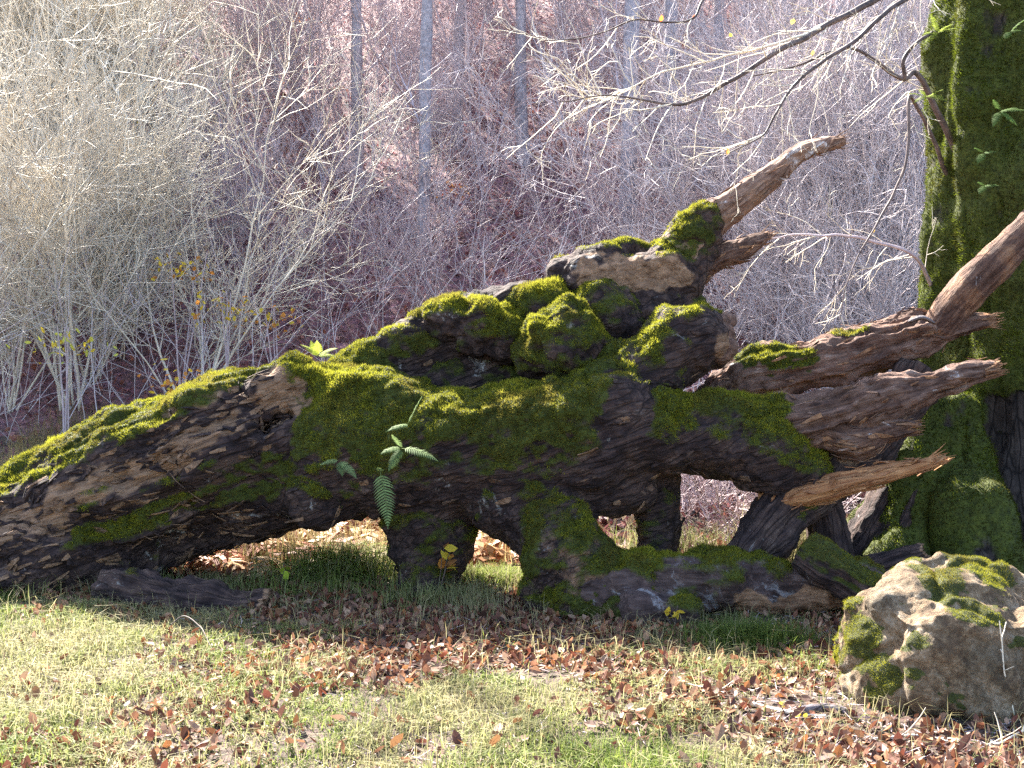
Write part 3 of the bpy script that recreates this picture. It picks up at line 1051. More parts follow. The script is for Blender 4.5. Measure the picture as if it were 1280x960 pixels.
front = sstep(0.3, -0.4, Nn[:, 1]) * sstep(4.6, 4.0, V[:, 2]) * sstep(cx + 0.75, cx + 0.45, V[:, 0])
r = moss_fibres(V, Fq, smoss * np.maximum(front, (V[:, 0] < cx - 0.2) * (V[:, 2] < 4.2) * (V[:, 1] < 8.9)), 11000, 0.018, 212, lit=0.45, hue=-2.5)  # lit scales the fibre colour down, painting the trunk's shade into the moss
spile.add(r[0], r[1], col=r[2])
V, F, A = spile.arrays()
o = obj("moss", V, F, M_MOSS, stand, A, smooth=False)
o["kind"] = "stuff"
# grey weathered roots between the fallen limbs and the trunk
add_limb("root", [(1145, 560, 7.9, 26), (1120, 620, 7.7, 30), (1085, 680, 7.55, 26), (1050, 720, 7.45, 16)], M_LOG, stand, "bare dark weathered root", -1.6, 0.0, seed=31, fibre=0.03, rough=0.012, jag=0.04)
add_limb("root", [(1150, 600, 7.7, 22), (1125, 660, 7.55, 24), (1105, 715, 7.4, 18)], M_LOG, stand, "bare dark weathered root", -1.4, 0.0, seed=32, fibre=0.03, rough=0.012, jag=0.03)
# big limbs above the picture
for k, (dx, dy, sgn) in enumerate(((-0.35, -0.1, -1), (0.45, 0.2, 1), (0.1, 0.4, 0.3))):
    a = sp(0.1 + dx * 0.5, dy * 0.4, 5.6)
    C = np.array([a, sp(0.1 + dx * 1.6, dy * 1.5, 6.9), sp(0.1 + dx * 3.2, dy * 3, 8.6), sp(0.1 + dx * 4.5, dy * 4, 10.5)])
    P = catmull(C, 24)[None]
    v, f = tubes(P, [0.33], [0.10], 14)
    obj("limb", v, f, M_STAND, stand, {"moss": np.zeros(len(v)), "wood": np.zeros(len(v)), "fib": v * np.array([5, 5, 0.8])})


# hanging branches with their twigs, all carried by the standing tree
TWIG_POINTS = []


def branch(name, pts, r0, r1, twigs, seed, mat, label=None, tl=(0.25, 0.7), up=0.0, side=0.9, parent=stand, sub=2, droop=0.0):
    rg = np.random.default_rng(seed)
    C = np.array([p if len(p) == 3 and isinstance(p, np.ndarray) else at(*p) for p in pts])
    P = catmull(C, 10 * (len(C) - 1))
    P = P + np.stack([fbm(P + 7 * k, 5.0, 2, seed + k) for k in range(3)], 1) * 0.018
    v, f = tubes(P[None], [r0], [r1], 8, 0.6)
    b = obj(name, v, f, mat, parent)
    if label:
        b["label"] = label
    if twigs:
        pl = Pile()
        S, D, _ = sprout(P[None], twigs, side, 0.12, 1.0, rg)
        D = nrm(D * np.array([1, 0.6, 1]) + np.array([0, 0, droop]))
        Lt = rg.uniform(*tl, len(S))
        Pt = grow(S, D, Lt, 6, 0.16, up, rg)
        v, f = tubes(Pt, Lt * 0.006 + 0.0012, np.full(len(S), 0.0016), 4)
        pl.add(v, f)
        S2, D2, pi = sprout(Pt, sub, 0.8, 0.2, 1.0, rg)
        L2 = Lt[pi] * rg.uniform(0.3, 0.6, len(pi))
        P2 = grow(S2, D2, L2, 5, 0.18, up, rg)
        v, f = tubes(P2, np.full(len(L2), 0.0024), np.full(len(L2), 0.0012), 3)
        pl.add(v, f)
        S3, D3, pi3 = sprout(P2, 2, 0.8, 0.2, 1.0, rg)
        P3 = grow(S3, D3, L2[pi3] * rg.uniform(0.3, 0.6, len(pi3)), 4, 0.2, up, rg)
        v, f = tubes(P3, np.full(len(P3), 0.0017), np.full(len(P3), 0.0010), 3)
        pl.add(v, f)
        V, F, A = pl.arrays()
        TWIG_POINTS.append(V[::6])
        t = obj("twigs", V, F, M_TWIG_PALE, b)
        t["kind"] = "stuff"
    return b


top = sp(-0.45, -0.35, 4.3)
branch("branch", [top, (1180, -60, 7.6), (1090, 0, 7.3), (1020, 38, 7.2), (960, 72, 7.1), (900, 108, 7.05), (850, 130, 7.0), (800, 122, 7.0), (755, 118, 7.0), (700, 125, 7.0)], 0.032, 0.003, 40, 301, M_TWIG_DARK, "long bare branch hanging from the top, the upper one", (0.2, 0.6))
branch("branch", [(1025, 36, 7.2), (960, 60, 7.15), (880, 76, 7.1), (820, 95, 7.1), (765, 118, 7.1), (730, 124, 7.1)], 0.010, 0.002, 26, 302, M_TWIG_PALE, None, (0.2, 0.5))
branch("branch", [top + np.array([0, -0.1, -0.1]), (1200, -45, 7.4), (1130, 0, 7.1), (1060, 55, 7.0), (1000, 100, 6.95), (970, 140, 6.9), (950, 172, 6.9), (905, 195, 6.9)], 0.024, 0.003, 30, 303, M_TWIG_DARK, "reddish bare branch hanging below the upper one", (0.2, 0.5), droop=-0.3)
branch("branch", [sp(-0.62, -0.2, 2.9), (1150, 96, 8.1), (1128, 98, 8.0), (1090, 74, 7.9), (1055, 60, 7.85), (1000, 82, 7.8), (940, 96, 7.8)], 0.026, 0.005, 16, 304, M_TWIG_DARK, "crooked dark branch growing out of the mossy trunk", (0.2, 0.5))
branch("branch", [(1132, 98, 8.0), (1130, 74, 7.95), (1150, 52, 7.95), (1165, 40, 8.0)], 0.016, 0.010, 0, 305, M_TWIG_DARK)
branch("branch", [sp(-0.66, -0.15, 2.75), (1140, 120, 8.05), (1134, 180, 8.0), (1122, 235, 8.0), (1090, 290, 8.0), (1062, 345, 8.0), (1050, 400, 8.0)], 0.018, 0.003, 8, 306, M_TWIG_DARK, "thin hanging branch beside the mossy trunk", (0.15, 0.4), droop=-0.5)
branch("branch", [sp(-0.60, 0.1, 1.8), (1145, 322, 8.3), (1090, 302, 8.2), (1050, 293, 8.1), (1000, 294, 8.1), (960, 297, 8.1)], 0.018, 0.005, 14, 307, M_TWIG_GREY, "thin level branch from the trunk", (0.2, 0.5))
branch("branch", [top + np.array([-0.1, -0.1, 0.2]), (1050, -90, 7.2), (900, -20, 7.0), (866, 20, 6.9), (835, 27, 6.9), (795, 25, 6.9), (740, 45, 6.9), (690, 50, 6.9), (650, 42, 6.9), (615, 28, 6.9)], 0.012, 0.002, 16, 308, M_TWIG_DARK, "thin drooping branch reaching farthest to the left", (0.15, 0.35))


# leaves still hanging on the branches
def leaf_shape(n=8, w=0.32, curl=0.25):
    """one pointed leaf of unit length, root at the origin, along +x"""
    t = np.linspace(0, 1, n // 2 + 1)
    wd = w * np.sin(np.pi * t ** 0.85) ** 0.8
    up_ = np.stack([t, wd, curl * wd + 0.18 * t * t], 1)
    dn = np.stack([t, -wd, curl * wd + 0.18 * t * t], 1)[1:-1]
    mid = np.stack([t, 0 * t, 0.18 * t * t], 1)[1:-1]
    V = np.vstack([up_, dn, mid])
    m = n // 2 + 1
    k = m - 2
    F3, F4 = [], []
    U = list(range(m))
    D = [0] + [m + i for i in range(k)] + [m - 1]
    Mi = [0] + [m + k + i for i in range(k)] + [m - 1]
    for i in range(m - 1):
        for a, s in ((U, 1), (D, -1)):
            q = [Mi[i], Mi[i + 1], a[i + 1], a[i]]
            q = list(dict.fromkeys(q))
            if s < 0:
                q = q[::-1]
            (F4 if len(q) == 4 else F3).append(q)
    return V, np.array(F4), np.array(F3)


LV, LF4, LF3 = leaf_shape(6)


SV, SF4, SF3 = leaf_shape(4)


def scatter_leaves(P, size, tilt, cols, rg, curl=(0.4, 2.0), simple=False):
    """leaves as one array: P (n,3), size (n,), cols (n,3)"""
    n = len(P)
    LV_, F4_, F3_ = (SV, SF4, SF3) if simple else (LV, LF4, LF3)
    L = np.repeat(LV_[None], n, 0) * size[:, None, None]
    L[:, :, 2] *= rg.uniform(curl[0], curl[1], n)[:, None]
    L[:, :, 1] *= rg.uniform(0.7, 1.2, n)[:, None]
    a = rg.uniform(0, 2 * np.pi, n)
    tx = rg.normal(0, tilt, n)
    ty = rg.normal(0, tilt, n)
    c, s = np.cos(tx)[:, None], np.sin(tx)[:, None]
    y, z = L[:, :, 1] * c - L[:, :, 2] * s, L[:, :, 1] * s + L[:, :, 2] * c
    L[:, :, 1], L[:, :, 2] = y, z
    c, s = np.cos(ty)[:, None], np.sin(ty)[:, None]
    x, z = L[:, :, 0] * c + L[:, :, 2] * s, -L[:, :, 0] * s + L[:, :, 2] * c
    L[:, :, 0], L[:, :, 2] = x, z
    c, s = np.cos(a)[:, None], np.sin(a)[:, None]
    x, y = L[:, :, 0] * c - L[:, :, 1] * s, L[:, :, 0] * s + L[:, :, 1] * c
    L[:, :, 0], L[:, :, 1] = x, y
    V = (L + P[:, None, :]).reshape(-1, 3)
    k = len(LV_)
    off = (np.arange(n) * k)[:, None, None]
    F4 = (F4_[None] + off).reshape(-1, 4) if len(F4_) else np.zeros((0, 4), int)
    F3 = (F3_[None] + off).reshape(-1, 3)
    col = np.repeat(np.hstack([cols, np.ones((n, 1))]), k, 0)
    return V, [F4, F3], col


hl = [(1110, 298, 7.9, (0.75, 0.48, 0.02)), (876, 2, 6.9, (0.62, 0.13, 0.03)), (842, 20, 6.9, (0.62, 0.16, 0.04)), (990, 14, 7.1, (0.6, 0.45, 0.1)), (912, 36, 7.1, (0.6, 0.42, 0.08)), (912, 193, 6.9, (0.65, 0.35, 0.1)), (1015, 60, 7.1, (0.6, 0.45, 0.1))]
leafmeshes = {}
for k, (x, y, Y, c) in enumerate(hl):
    rg = np.random.default_rng(400 + k)
    p = at(x, y, Y)
    tp = np.vstack(TWIG_POINTS)
    p = tp[np.argmin(np.linalg.norm(tp - p, axis=1))]
    v, f, cc = scatter_leaves(p[None], np.array([0.042]), 0.9, np.array([c]), rg)
    o = obj("hanging_leaf", v, f, M_LEAF, stand, {"col": cc})

# ------------------------------------------------------------------ leaning bare branch, other dead wood
lean = empty("leaning_branch", at(1175, 400, 7.55))
tag(lean, "smooth bare brown branch leaning diagonally against the mossy standing trunk", "branch")
add_limb("wood", [(1150, 440, 7.8, 12), (1175, 408, 7.72, 19), (1202, 372, 7.62, 22), (1240, 332, 7.5, 21), (1285, 285, 7.4, 19), (1340, 225, 7.3, 17)], M_LIMB, lean, None, -1.8, 0.45, seed=41, fibre=0.008, rough=0.008, jag=0.02)
pb = empty("peeled_bark", at(1152, 400, 7.5))
tag(pb, "curl of pale peeled bark lying on the upper splintered limb", "bark")
add_limb("flake", [(1136, 402, 7.52, 7), (1152, 397, 7.5, 9), (1168, 404, 7.5, 5)], M_GREY, pb, None, -3, 0, seed=43, fibre=0.004, rough=0.004, jag=0.01, squash=0.35)

post = empty("upright_broken_branch", at(1040, 720, 7.35))
tag(post, "short upright stump of dead branch standing under the splintered branch", "branch")
add_limb("wood", [(1045, 740, 7.35, 28), (1040, 690, 7.35, 26), (1030, 640, 7.35, 22), (1020, 600, 7.35, 18)], M_LOG, post, None, -1.5, 0.25, seed=44, fibre=0.022, rough=0.012, jag=0.04)
slab = empty("mossy_log_piece", at(1060, 730, 6.6))
tag(slab, "mossy broken log piece leaning behind the boulder", "log")
mp = Pile()
add_limb("wood", [(1006, 690, 6.75, 30), (1040, 712, 6.65, 30), (1080, 735, 6.55, 26), (1115, 765, 6.45, 20)], M_LOG, slab, None, 0.15, 0.0, seed=45, fibre=0.015, rough=0.016, jag=0.03, pile=mp, jag_start=0.1)
V, F, A = mp.arrays()
o = obj("moss", V, F, M_MOSS, slab, A, smooth=False)
o["kind"] = "stuff"
sl2 = empty("dead_branch_piece", at(1110, 715, 7.0))
tag(sl2, "dark dead branch piece lying at the foot of the standing trunk", "branch")
add_limb("wood", [(1060, 722, 7.0, 10), (1090, 712, 7.0, 14), (1125, 702, 6.98, 15), (1155, 690, 6.95, 12)], M_LOG, sl2, None, -1.2, 0.0, seed=46, fibre=0.02, rough=0.02, jag=0.03)
rl = empty("rotten_log", at(240, 765, 6.9))
tag(rl, "low dark rotten log lying in the grass under the left of the fallen tree", "log")
mp = Pile()
add_limb("wood", [(135, 735, 7.25, 22), (180, 748, 7.15, 24), (230, 756, 7.05, 22), (290, 758, 6.98, 20), (338, 756, 6.92, 17)], M_LOG, rl, None, -0.8, 0.0, seed=47, fibre=0.03, rough=0.03, jag=0.03, pile=mp)
V, F, A = mp.arrays()
o = obj("moss", V, F, M_MOSS, rl, A, smooth=False)
o["kind"] = "stuff"


def stick(label, pts, r0, r1, mat, twigs=0, seed=0, name="stick"):
    rg = np.random.default_rng(seed)
    C = []
    for x, y, dz in pts:     # a picture point on the ground, lifted by dz
        ang = math.atan((y - 480) / F_PX) - PITCH
        Y = CAM_Z / math.tan(ang)
        p = at(x, y, Y)
        p[2] = float(ground_z(np.array([p[0]]), np.array([p[1]]))[0]) + r0 * 0.8 + dz
        C.append(p)
    C = np.array(C)
    P = catmull(C, 8 * (len(C) - 1))
    P = P + np.stack([fbm(P + 5 * k, 6.0, 2, seed + k) for k in range(3)], 1) * 0.01
    v, f = tubes(P[None], [r0], [r1], 8)
    pl = Pile()
    pl.add(v, f)
    if twigs:
        S, D, _ = sprout(P[None], twigs, 0.8, 0.2, 0.95, rg)
        D[:, 2] = np.abs(D[:, 2])
        Pt = grow(S, D, rg.uniform(0.06, 0.18, len(S)), 5, 0.15, 0.05, rg)
        v, f = tubes(Pt, np.full(len(S), r0 * 0.5), np.full(len(S), 0.0015), 5)
        pl.add(v, f)
    V, F, A = pl.arrays()
    o = obj(name, V, F, mat, None, {"moss": np.zeros(len(V)), "wood": np.zeros(len(V)), "fib": V * 5}, loc=tuple(C[0]))
    tag(o, label, "stick")
    return o


stick("pale dead stick on the soil left of the boulder", [(938, 880, 0.0), (975, 887, 0.0), (1000, 893, 0.0), (1040, 900, 0.0)], 0.010, 0.007, M_TWIG_PALE, 0, 51)
stick("flat grey broken stick lying against the foot of the boulder", [(1000, 893, 0.005), (1035, 894, 0.01), (1068, 900, 0.0)], 0.022, 0.014, M_GREY, 0, 52)
stick("thin forked twig lying on the ground below the boulder", [(1090, 924, 0.0), (1150, 928, 0.01), (1215, 934, 0.0), (1280, 925, 0.0)], 0.006, 0.003, M_TWIG_PALE, 3, 53)
stick("bent pale twig at the bottom right corner", [(1230, 922, 0.0), (1250, 935, 0.01), (1285, 925, 0.04), (1310, 930, 0.02)], 0.006, 0.003, M_TWIG_PALE, 2, 54)
stick("thin curved twig sticking up from the rotten log", [(215, 800, 0.10), (232, 800, 0.14), (252, 806, 0.10), (266, 815, 0.02)], 0.003, 0.002, M_TWIG_DARK, 2, 55)
stick("thin dead twig lying in the sunny grass in the foreground", [(800, 860, 0.01), (850, 858, 0.02), (905, 868, 0.01)], 0.005, 0.003, M_TWIG_PALE, 3, 56)
stick("thin bare twig standing up against the right side of the boulder", [(1268, 905, 0.0), (1262, 905, 0.12), (1252, 905, 0.25), (1248, 905, 0.40)], 0.005, 0.002, M_TWIG_PALE, 3, 57)

# ------------------------------------------------------------------ boulder
boul = empty("boulder", (at(1170, 880, 5.15)[0], 5.15, 0.0))
tag(boul, "big pale limestone boulder with mossy patches in the right foreground", "boulder")
bp_ = [ball(1122, 832, 5.15, 80), ball(1120, 850, 5.1, 74), ball(1205, 830, 5.15, 96), ball(1108, 805, 5.2, 66), ball(1200, 785, 5.35, 78), ball(1275, 830, 5.25, 90), ball(1165, 780, 5.3, 62), ball(1255, 780, 5.4, 72), ball(1085, 835, 5.2, 54), ball(1215, 745, 5.55, 46), ball(1190, 870, 5.05, 70), ball(1270, 870, 5.1, 70)]
bp_ = [(a, b, ra * 1.13, rb * 1.13) for a, b, ra, rb in bp_]
V, Fq = sdf_mesh(bp_, 0.012, 0.08)
Nn = vnormals(V, Fq)
rg = np.random.default_rng(77)
ctr = V.mean(0)
for q in range(34):
    nd = nrm(rg.normal(0, 1, 3) + np.array([0, -0.25, 0.1]))
    pr = (V - ctr) @ nd
    lim = pr.max() * rg.uniform(0.80, 0.94)
    V = V - nd * (np.maximum(pr - lim, 0) * 0.85)[:, None]
Nn = vnormals(V, Fq)
cells = V.mean(0) + rg.uniform(-0.75, 0.75, (60, 3))
d2 = np.stack([np.linalg.norm(V + 0.05 * np.stack([fbm(V, 4, 2, 90 + q) for q in range(3)], 1) - c, axis=1) for c in cells], 1)
d2.sort(axis=1)
edge = d2[:, 1] - d2[:, 0]
V = V + Nn * (0.022 * sstep(0, 0.05, edge) - 0.018 + 0.06 * fbm(V, 2.5, 3, 71) + 0.045 * ridged(V * 4.0 + 3, 5, 72) + 0.030 * fbm(V, 11, 4, 73))[:, None]
Nn = vnormals(V, Fq)
bm_ = sstep(0.1, 0.7, 0.75 * Nn[:, 2] - 0.62 + 0.9 * fbm(V, 4.5, 3, 75) + 1.0 * fbm(V, 12, 3, 76)
            + paint(V, [(1150, 715, 1240, 705, 30, 0.9), (1045, 765, 1055, 815, 30, 0.8), (1075, 830, 1130, 850, 34, 0.5), (1250, 790, 1275, 800, 30, 0.5), (1215, 790, 1240, 800, 18, 0.5)], 5.4))
V = V + Nn * (bm_ * 0.004)[:, None]
obj("stone", V, Fq, M_ROCK, boul, {"moss": bm_})
r = moss_fibres(V, Fq, bm_, 70000, 0.008, 78)
o = obj("moss", r[0], r[1], M_MOSS, boul, {"col": r[2]}, smooth=False)
o["kind"] = "stuff"


# ------------------------------------------------------------------ ferns
def frond(base, d, length, width, rg, droop=0.5, pairs=15, col=(0.06, 0.12, 0.05), dry=False):
    """one frond: arching midrib with paired leaflets -> V, F3, F4, col"""
    d = nrm(np.asarray(d, float))
    n = pairs + 2
    P = np.zeros((n, 3))
    P[0] = base
    st = length / (n - 1)
    dd = d.copy()
    for k in range(1, n):
        dd = nrm(dd + np.array([0, 0, -droop / n * 2]) + rg.normal(0, 0.02, 3))
        P[k] = P[k - 1] + dd * st
    T = nrm(np.gradient(P, axis=0))
    upv = np.array([0, -0.45, 1.0])
    S = nrm(np.cross(T, upv))
    Nf = nrm(np.cross(S, T))
    pl = Pile()
    v, f = tubes(P[None], [length * 0.008], [length * 0.002], 3)
    c = np.array(col)
    pl.add(v, f, col=np.array([*(c * 0.8 + np.array([0.03, 0.02, 0])), 1]))
    vs, fs, cs = [], [], []
    for k in range(2, n):
        t = k / (n - 1)
        w = width * math.sin(math.pi * min(1, 0.16 + 0.84 * t) ** 0.9) * (1.0 - 0.25 * t) + width * 0.05
        for sgn in (-1, 1):
            dirv = nrm(S[k] * sgn + T[k] * 0.45 + Nf[k] * rg.normal(-0.12 if not dry else -0.3, 0.10 if not dry else 0.35))
            pw = st * 0.34
            b0 = P[k] - T[k] * pw
            b1 = P[k] + T[k] * pw
            m = P[k] + dirv * w * 0.55
            tip = P[k] + dirv * w + np.array([0, 0, -0.12 * w])
            o_ = len(vs)
            vs += [b0, b1, m + T[k] * pw * 0.85 + Nf[k] * 0.002, m - T[k] * pw * 0.85 + Nf[k] * 0.002, tip]
            fs += [(o_, o_ + 1, o_ + 2, o_ + 3), (o_ + 3, o_ + 2, o_ + 4, o_ + 4)]
            cc = c * rg.uniform(0.8, 1.25)
            cs += [[*cc, 1]] * 5
    fs = np.array(fs)
    pl.add(np.array(vs), [fs[0::2], fs[1::2][:, :3]], col=np.array(cs))
    return pl


def fern(label, base, fronds, seed, group=None):
    """fronds: list of (direction, length, width)"""
    rg = np.random.default_rng(seed)
    e = empty("fern", base)
    tag(e, label, "fern", group)
    for d, L, w, c in fronds:
        pl = frond(np.asarray(base) + rg.normal(0, 0.004, 3), d, L, w, rg, 0.35, 19, c)
        V, F, A = pl.arrays()
        obj("frond", V, F, M_LEAF, e, A)
    return e


G1, G2, G3 = (0.12, 0.19, 0.07), (0.19, 0.27, 0.10), (0.34, 0.40, 0.05)  # G3 has the sunlight on the ridge painted into the green
fern("dark green fern with a long hanging frond on the shaded trunk", at(476, 588, 6.98), [((0.25, -0.35, -0.9), 0.34, 0.075, G2), ((0.0, -0.7, 0.4), 0.08, 0.03, G2)], 501)
fern("pale fern tuft above the long hanging frond", at(502, 560, 6.98), [((-0.9, -0.5, 0.25), 0.14, 0.045, G2), ((0.95, -0.3, 0.08), 0.24, 0.05, G2), ((-0.5, -0.5, -0.6), 0.16, 0.045, G1), ((-0.2, -0.5, 0.8), 0.15, 0.04, G2)], 502)
fern("small pale frond standing on the mossy trunk above the other ferns", at(512, 530, 7.02), [((-0.9, -0.4, 0.1), 0.15, 0.035, G2), ((0.35, -0.3, 0.9), 0.20, 0.03, G2)], 503)
fern("small fern with two short fronds left of the long hanging frond", at(424, 577, 6.98), [((-0.9, -0.4, 0.15), 0.12, 0.035, G2), ((0.8, -0.5, -0.3), 0.16, 0.04, G2), ((0.3, -0.5, -0.6), 0.10, 0.035, G1)], 504)
fern("bright sunlit yellow-green fern tuft on the ridge of the fallen tree", at(397, 445, 7.85), [((-0.6, -0.2, 0.7), 0.14, 0.045, G3), ((0.7, -0.2, 0.55), 0.15, 0.045, G3), ((0.1, -0.4, 0.9), 0.13, 0.04, G3), ((-0.2, 0.3, 0.9), 0.12, 0.04, G3), ((0.9, 0.2, 0.3), 0.12, 0.04, G3)], 505)
for k, (x, y, Y, lab) in enumerate([(1172, 42, 8.0, "bright fern at the top left edge of the standing trunk"), (1158, 122, 8.0, "bright fern on the left edge of the standing trunk beside the crooked branch"),
                                    (1250, 140, 7.72, "large dark fern on the shaded face of the standing trunk"), (1230, 192, 7.72, "small dark fern on the trunk face below the large one"),
                                    (1230, 235, 7.72, "lowest small fern on the trunk face"), (1262, 40, 7.72, "dark fern near the top of the trunk face")]):
    rg = np.random.default_rng(520 + k)
    col = (0.26, 0.33, 0.05) if k < 2 else (0.10, 0.17, 0.045)  # sunlit edge and shaded face are painted in as bright and dark greens
    fr = []
    for q in range(6 if k < 3 else 3):
        a = rg.uniform(-2.6, 2.6)
        fr.append(((math.sin(a) - (0.5 if k < 2 else 0), -0.55, math.cos(a) * 0.6 + 0.1), rg.uniform(0.11, 0.18) if k < 3 else rg.uniform(0.07, 0.12), 0.035, col))
    fern(lab, at(x, y, Y), fr, 530 + k)


# small yellow-leaved seedlings near the legs
def seedling(label, x, y, Y, h, nl, cols, seed, size=0.05):
    rg = np.random.default_rng(seed)
    p = at(x, y, Y)
    p[2] = float(ground_z(np.array([p[0]]), np.array([Y]))[0])
    e = empty("seedling", p)
    tag(e, label, "seedling")
    P = grow(np.repeat(p[None], 3, 0), rg.normal(0, 0.35, (3, 3)) + np.array([0, 0, 1.0]), np.full(3, h), 6, 0.12, 0.05, rg)
    v, f = tubes(P, np.full(3, 0.004), np.full(3, 0.0015), 4)
    obj("stem", v, f, M_TWIG_DARK, e)
    S, D, _ = sprout(P, nl, 0.9, 0.35, 1.0, rg)
    cc = np.array(cols)[rg.integers(0, len(cols), len(S))] * rg.uniform(0.8, 1.2, (len(S), 1))
    for q in range(len(S)):
        v, f, c = scatter_leaves(S[q:q + 1], np.array([size * rg.uniform(0.7, 1.3)]), 0.6, cc[q:q + 1], rg, (0.2, 1.0))
        obj("leaf", v, f, M_LEAF, e, {"col": c})


YEL, ORA, BRN, RED = (0.62, 0.46, 0.05), (0.55, 0.24, 0.05), (0.30, 0.14, 0.05), (0.40, 0.09, 0.04)
seedling("yellow and brown leaved seedling beside the thick middle leg", 545, 740, 7.25, 0.34, 5, [YEL, ORA, BRN], 601, 0.07)
seedling("small yellow-leaved seedling at the right side of the second opening", 660, 735, 7.35, 0.22, 4, [YEL, ORA], 602)
seedling("tiny yellow-leaved seedling in front of the lichen-spotted ground limb", 845, 780, 6.45, 0.14, 3, [YEL], 603, 0.045)
seedling("tiny yellow seedling in the grass left of the boulder", 985, 905, 4.9, 0.10, 3, [YEL], 604, 0.03)
seedling("green-yellow seedling in the sun at the left opening", 350, 745, 7.4, 0.20, 3, [(0.35, 0.45, 0.04)], 605, 0.06)


# ------------------------------------------------------------------ ground cover
def on_ground(n, x0, x1, y0, y1, rg):
    x = rg.uniform(x0, x1, n)
    y = rg.uniform(y0, y1, n)
    return x, y


def px_of(x, y, z):
    dy = y * _cp + (z - CAM_Z) * _sp
    up_ = -y * _sp + (z - CAM_Z) * _cp
    return 640 + F_PX * x / dy, 480 - F_PX * up_ / dy


def grass_blades(x, y, h, w, cols, rg, lean=0.5):
    n = len(x)
    z = ground_z(x, y) - 0.005
    P = np.stack([x, y, z], 1)
    a = rg.uniform(0, 2 * np.pi, n)
    D = np.stack([np.cos(a), np.sin(a), np.zeros(n)], 1)
    S = np.stack([-np.sin(a), np.cos(a), np.zeros(n)], 1)
    S = nrm(S + rg.normal(0, 0.3, (n, 3)))
    ln = rg.uniform(0.1, 1, n)[:, None] * lean
    h_, w_ = h[:, None], w[:, None]
    m = P + D * ln * h_ * 0.35 + np.array([0, 0, 1]) * h_ * 0.58
    t = P + D * ln * h_ * 1.15 + np.array([0, 0, 1]) * h_ * (1.0 - 0.35 * ln)
    V = np.stack([P - S * w_, P + S * w_, m + S * w_ * 0.75, m - S * w_ * 0.75, t], 1).reshape(-1, 3)
    o_ = np.arange(n)[:, None] * 5
    F4 = o_ + np.array([[0, 1, 2, 3]])
    F3 = o_ + np.array([[3, 2, 4]])
    col = np.repeat(np.hstack([cols, np.ones((n, 1))]), 5, 0)
    return V, [F4, F3], col


GREEN = np.array([0.095, 0.14, 0.028])
LIME = np.array([0.18, 0.225, 0.045])
STRAW = np.array([0.30, 0.27, 0.14])


def grass_cols(x, y, rg, dry=0.0):
    n = len(x)
    P = np.stack([x, y, 0 * x], 1)
    t = np.clip(0.42 + 1.3 * fbm(P, 1.7, 3, 44) + rg.normal(0, 0.25, n) + dry, 0, 1)[:, None]
    g = np.where(rg.random(n)[:, None] < 0.5, GREEN, LIME)
    return (g * (1 - t) + STRAW * t) * rg.uniform(0.75, 1.2, (n, 1))


rg = np.random.default_rng(900)
n = 260000
x, y = on_ground(n, -4.2, 3.4, 3.9, 8.6, rg)
P = np.stack([x, y, 0 * x], 1)
px, py = px_of(x, y, 0 * x)
keep = (px > -60) & (px < 1340) & (py < 1000)
den = 0.85 + 1.3 * fbm(P, 1.1, 3, 51) + 1.3 * fbm(P, 4.0, 2, 52)
den -= 0.45 * sstep(640, 1000, px) * sstep(820, 860, py)
den += 0.30 * sstep(700, 200, px) - 0.55 * sstep(820, 1100, px) * sstep(740, 780, py)
den -= 2.0 * np.exp(-((px - 580) / 240) ** 2 - ((py - 795) / 44) ** 2) + 0.75 * np.exp(-((px - 560) / 130) ** 2 - ((py - 925) / 32) ** 2)
den += 0.5 * np.exp(-((px - 940) / 60) ** 2 - ((py - 815) / 22) ** 2) - 1.2 * np.exp(-((px - 1160) / 140) ** 2 - ((py - 880) / 50) ** 2)
under = sstep(7.45, 7.7, y) * (x < 0.6)
keep &= rg.random(n) < np.clip(den, 0.04, 1) * (0.95 - 0.6 * under)
x, y = x[keep], y[keep]
n = len(x)
h = rg.uniform(0.02, 0.085, n) * (1 + 1.1 * fbm(np.stack([x, y, 0 * x], 1), 3.5, 3, 53))
w = rg.uniform(0.0015, 0.0035, n)
m = 9000
sx, sy = on_ground(m, -3.6, 3.0, 4.0, 7.6, rg)
k = fbm(np.stack([sx, sy, 0 * sx], 1), 2.0, 3, 57) + rg.normal(0, 0.2, m) > 0.0
sx, sy = sx[k], sy[k]
x, y = np.concatenate([x, sx]), np.concatenate([y, sy])
h = np.concatenate([h, rg.uniform(0.08, 0.19, len(sx))])
w = np.concatenate([w, rg.uniform(0.0012, 0.0022, len(sx))])
gc = grass_cols(x, y, rg)
gc[-len(sx):] = STRAW * rg.uniform(0.8, 1.25, (len(sx), 1))
V, F, col = grass_blades(x, y, h, w, gc, rg, 1.35)
o = obj("grass", V, F, M_LEAF, None, {"col": col}, smooth=False)
tag(o, "short pale green grass spread over the foreground", "grass", kind="stuff")

# taller grass along the foot of the log and the long tuft in the opening
n = 9000
x = rg.uniform(-4.0, 0.9, n)
y = 7.25 - 0.10 * np.maximum(x + 2, 0) + rg.normal(0, 0.16, n)
den = fbm(np.stack([x, y, 0 * x], 1), 2.2, 2, 61)
k = den + rg.normal(0, 0.2, n) > 0.02
x, y = x[k], y[k]
V, F, col = grass_blades(x, y, rg.uniform(0.08, 0.20, len(x)), rg.uniform(0.0015, 0.003, len(x)), grass_cols(x, y, rg, 0.15), rg, 0.7)
o = obj("tall_grass", V, F, M_LEAF, None, {"col": col}, smooth=False)
tag(o, "taller straw-coloured grass along the foot of the fallen tree", "grass", kind="stuff")


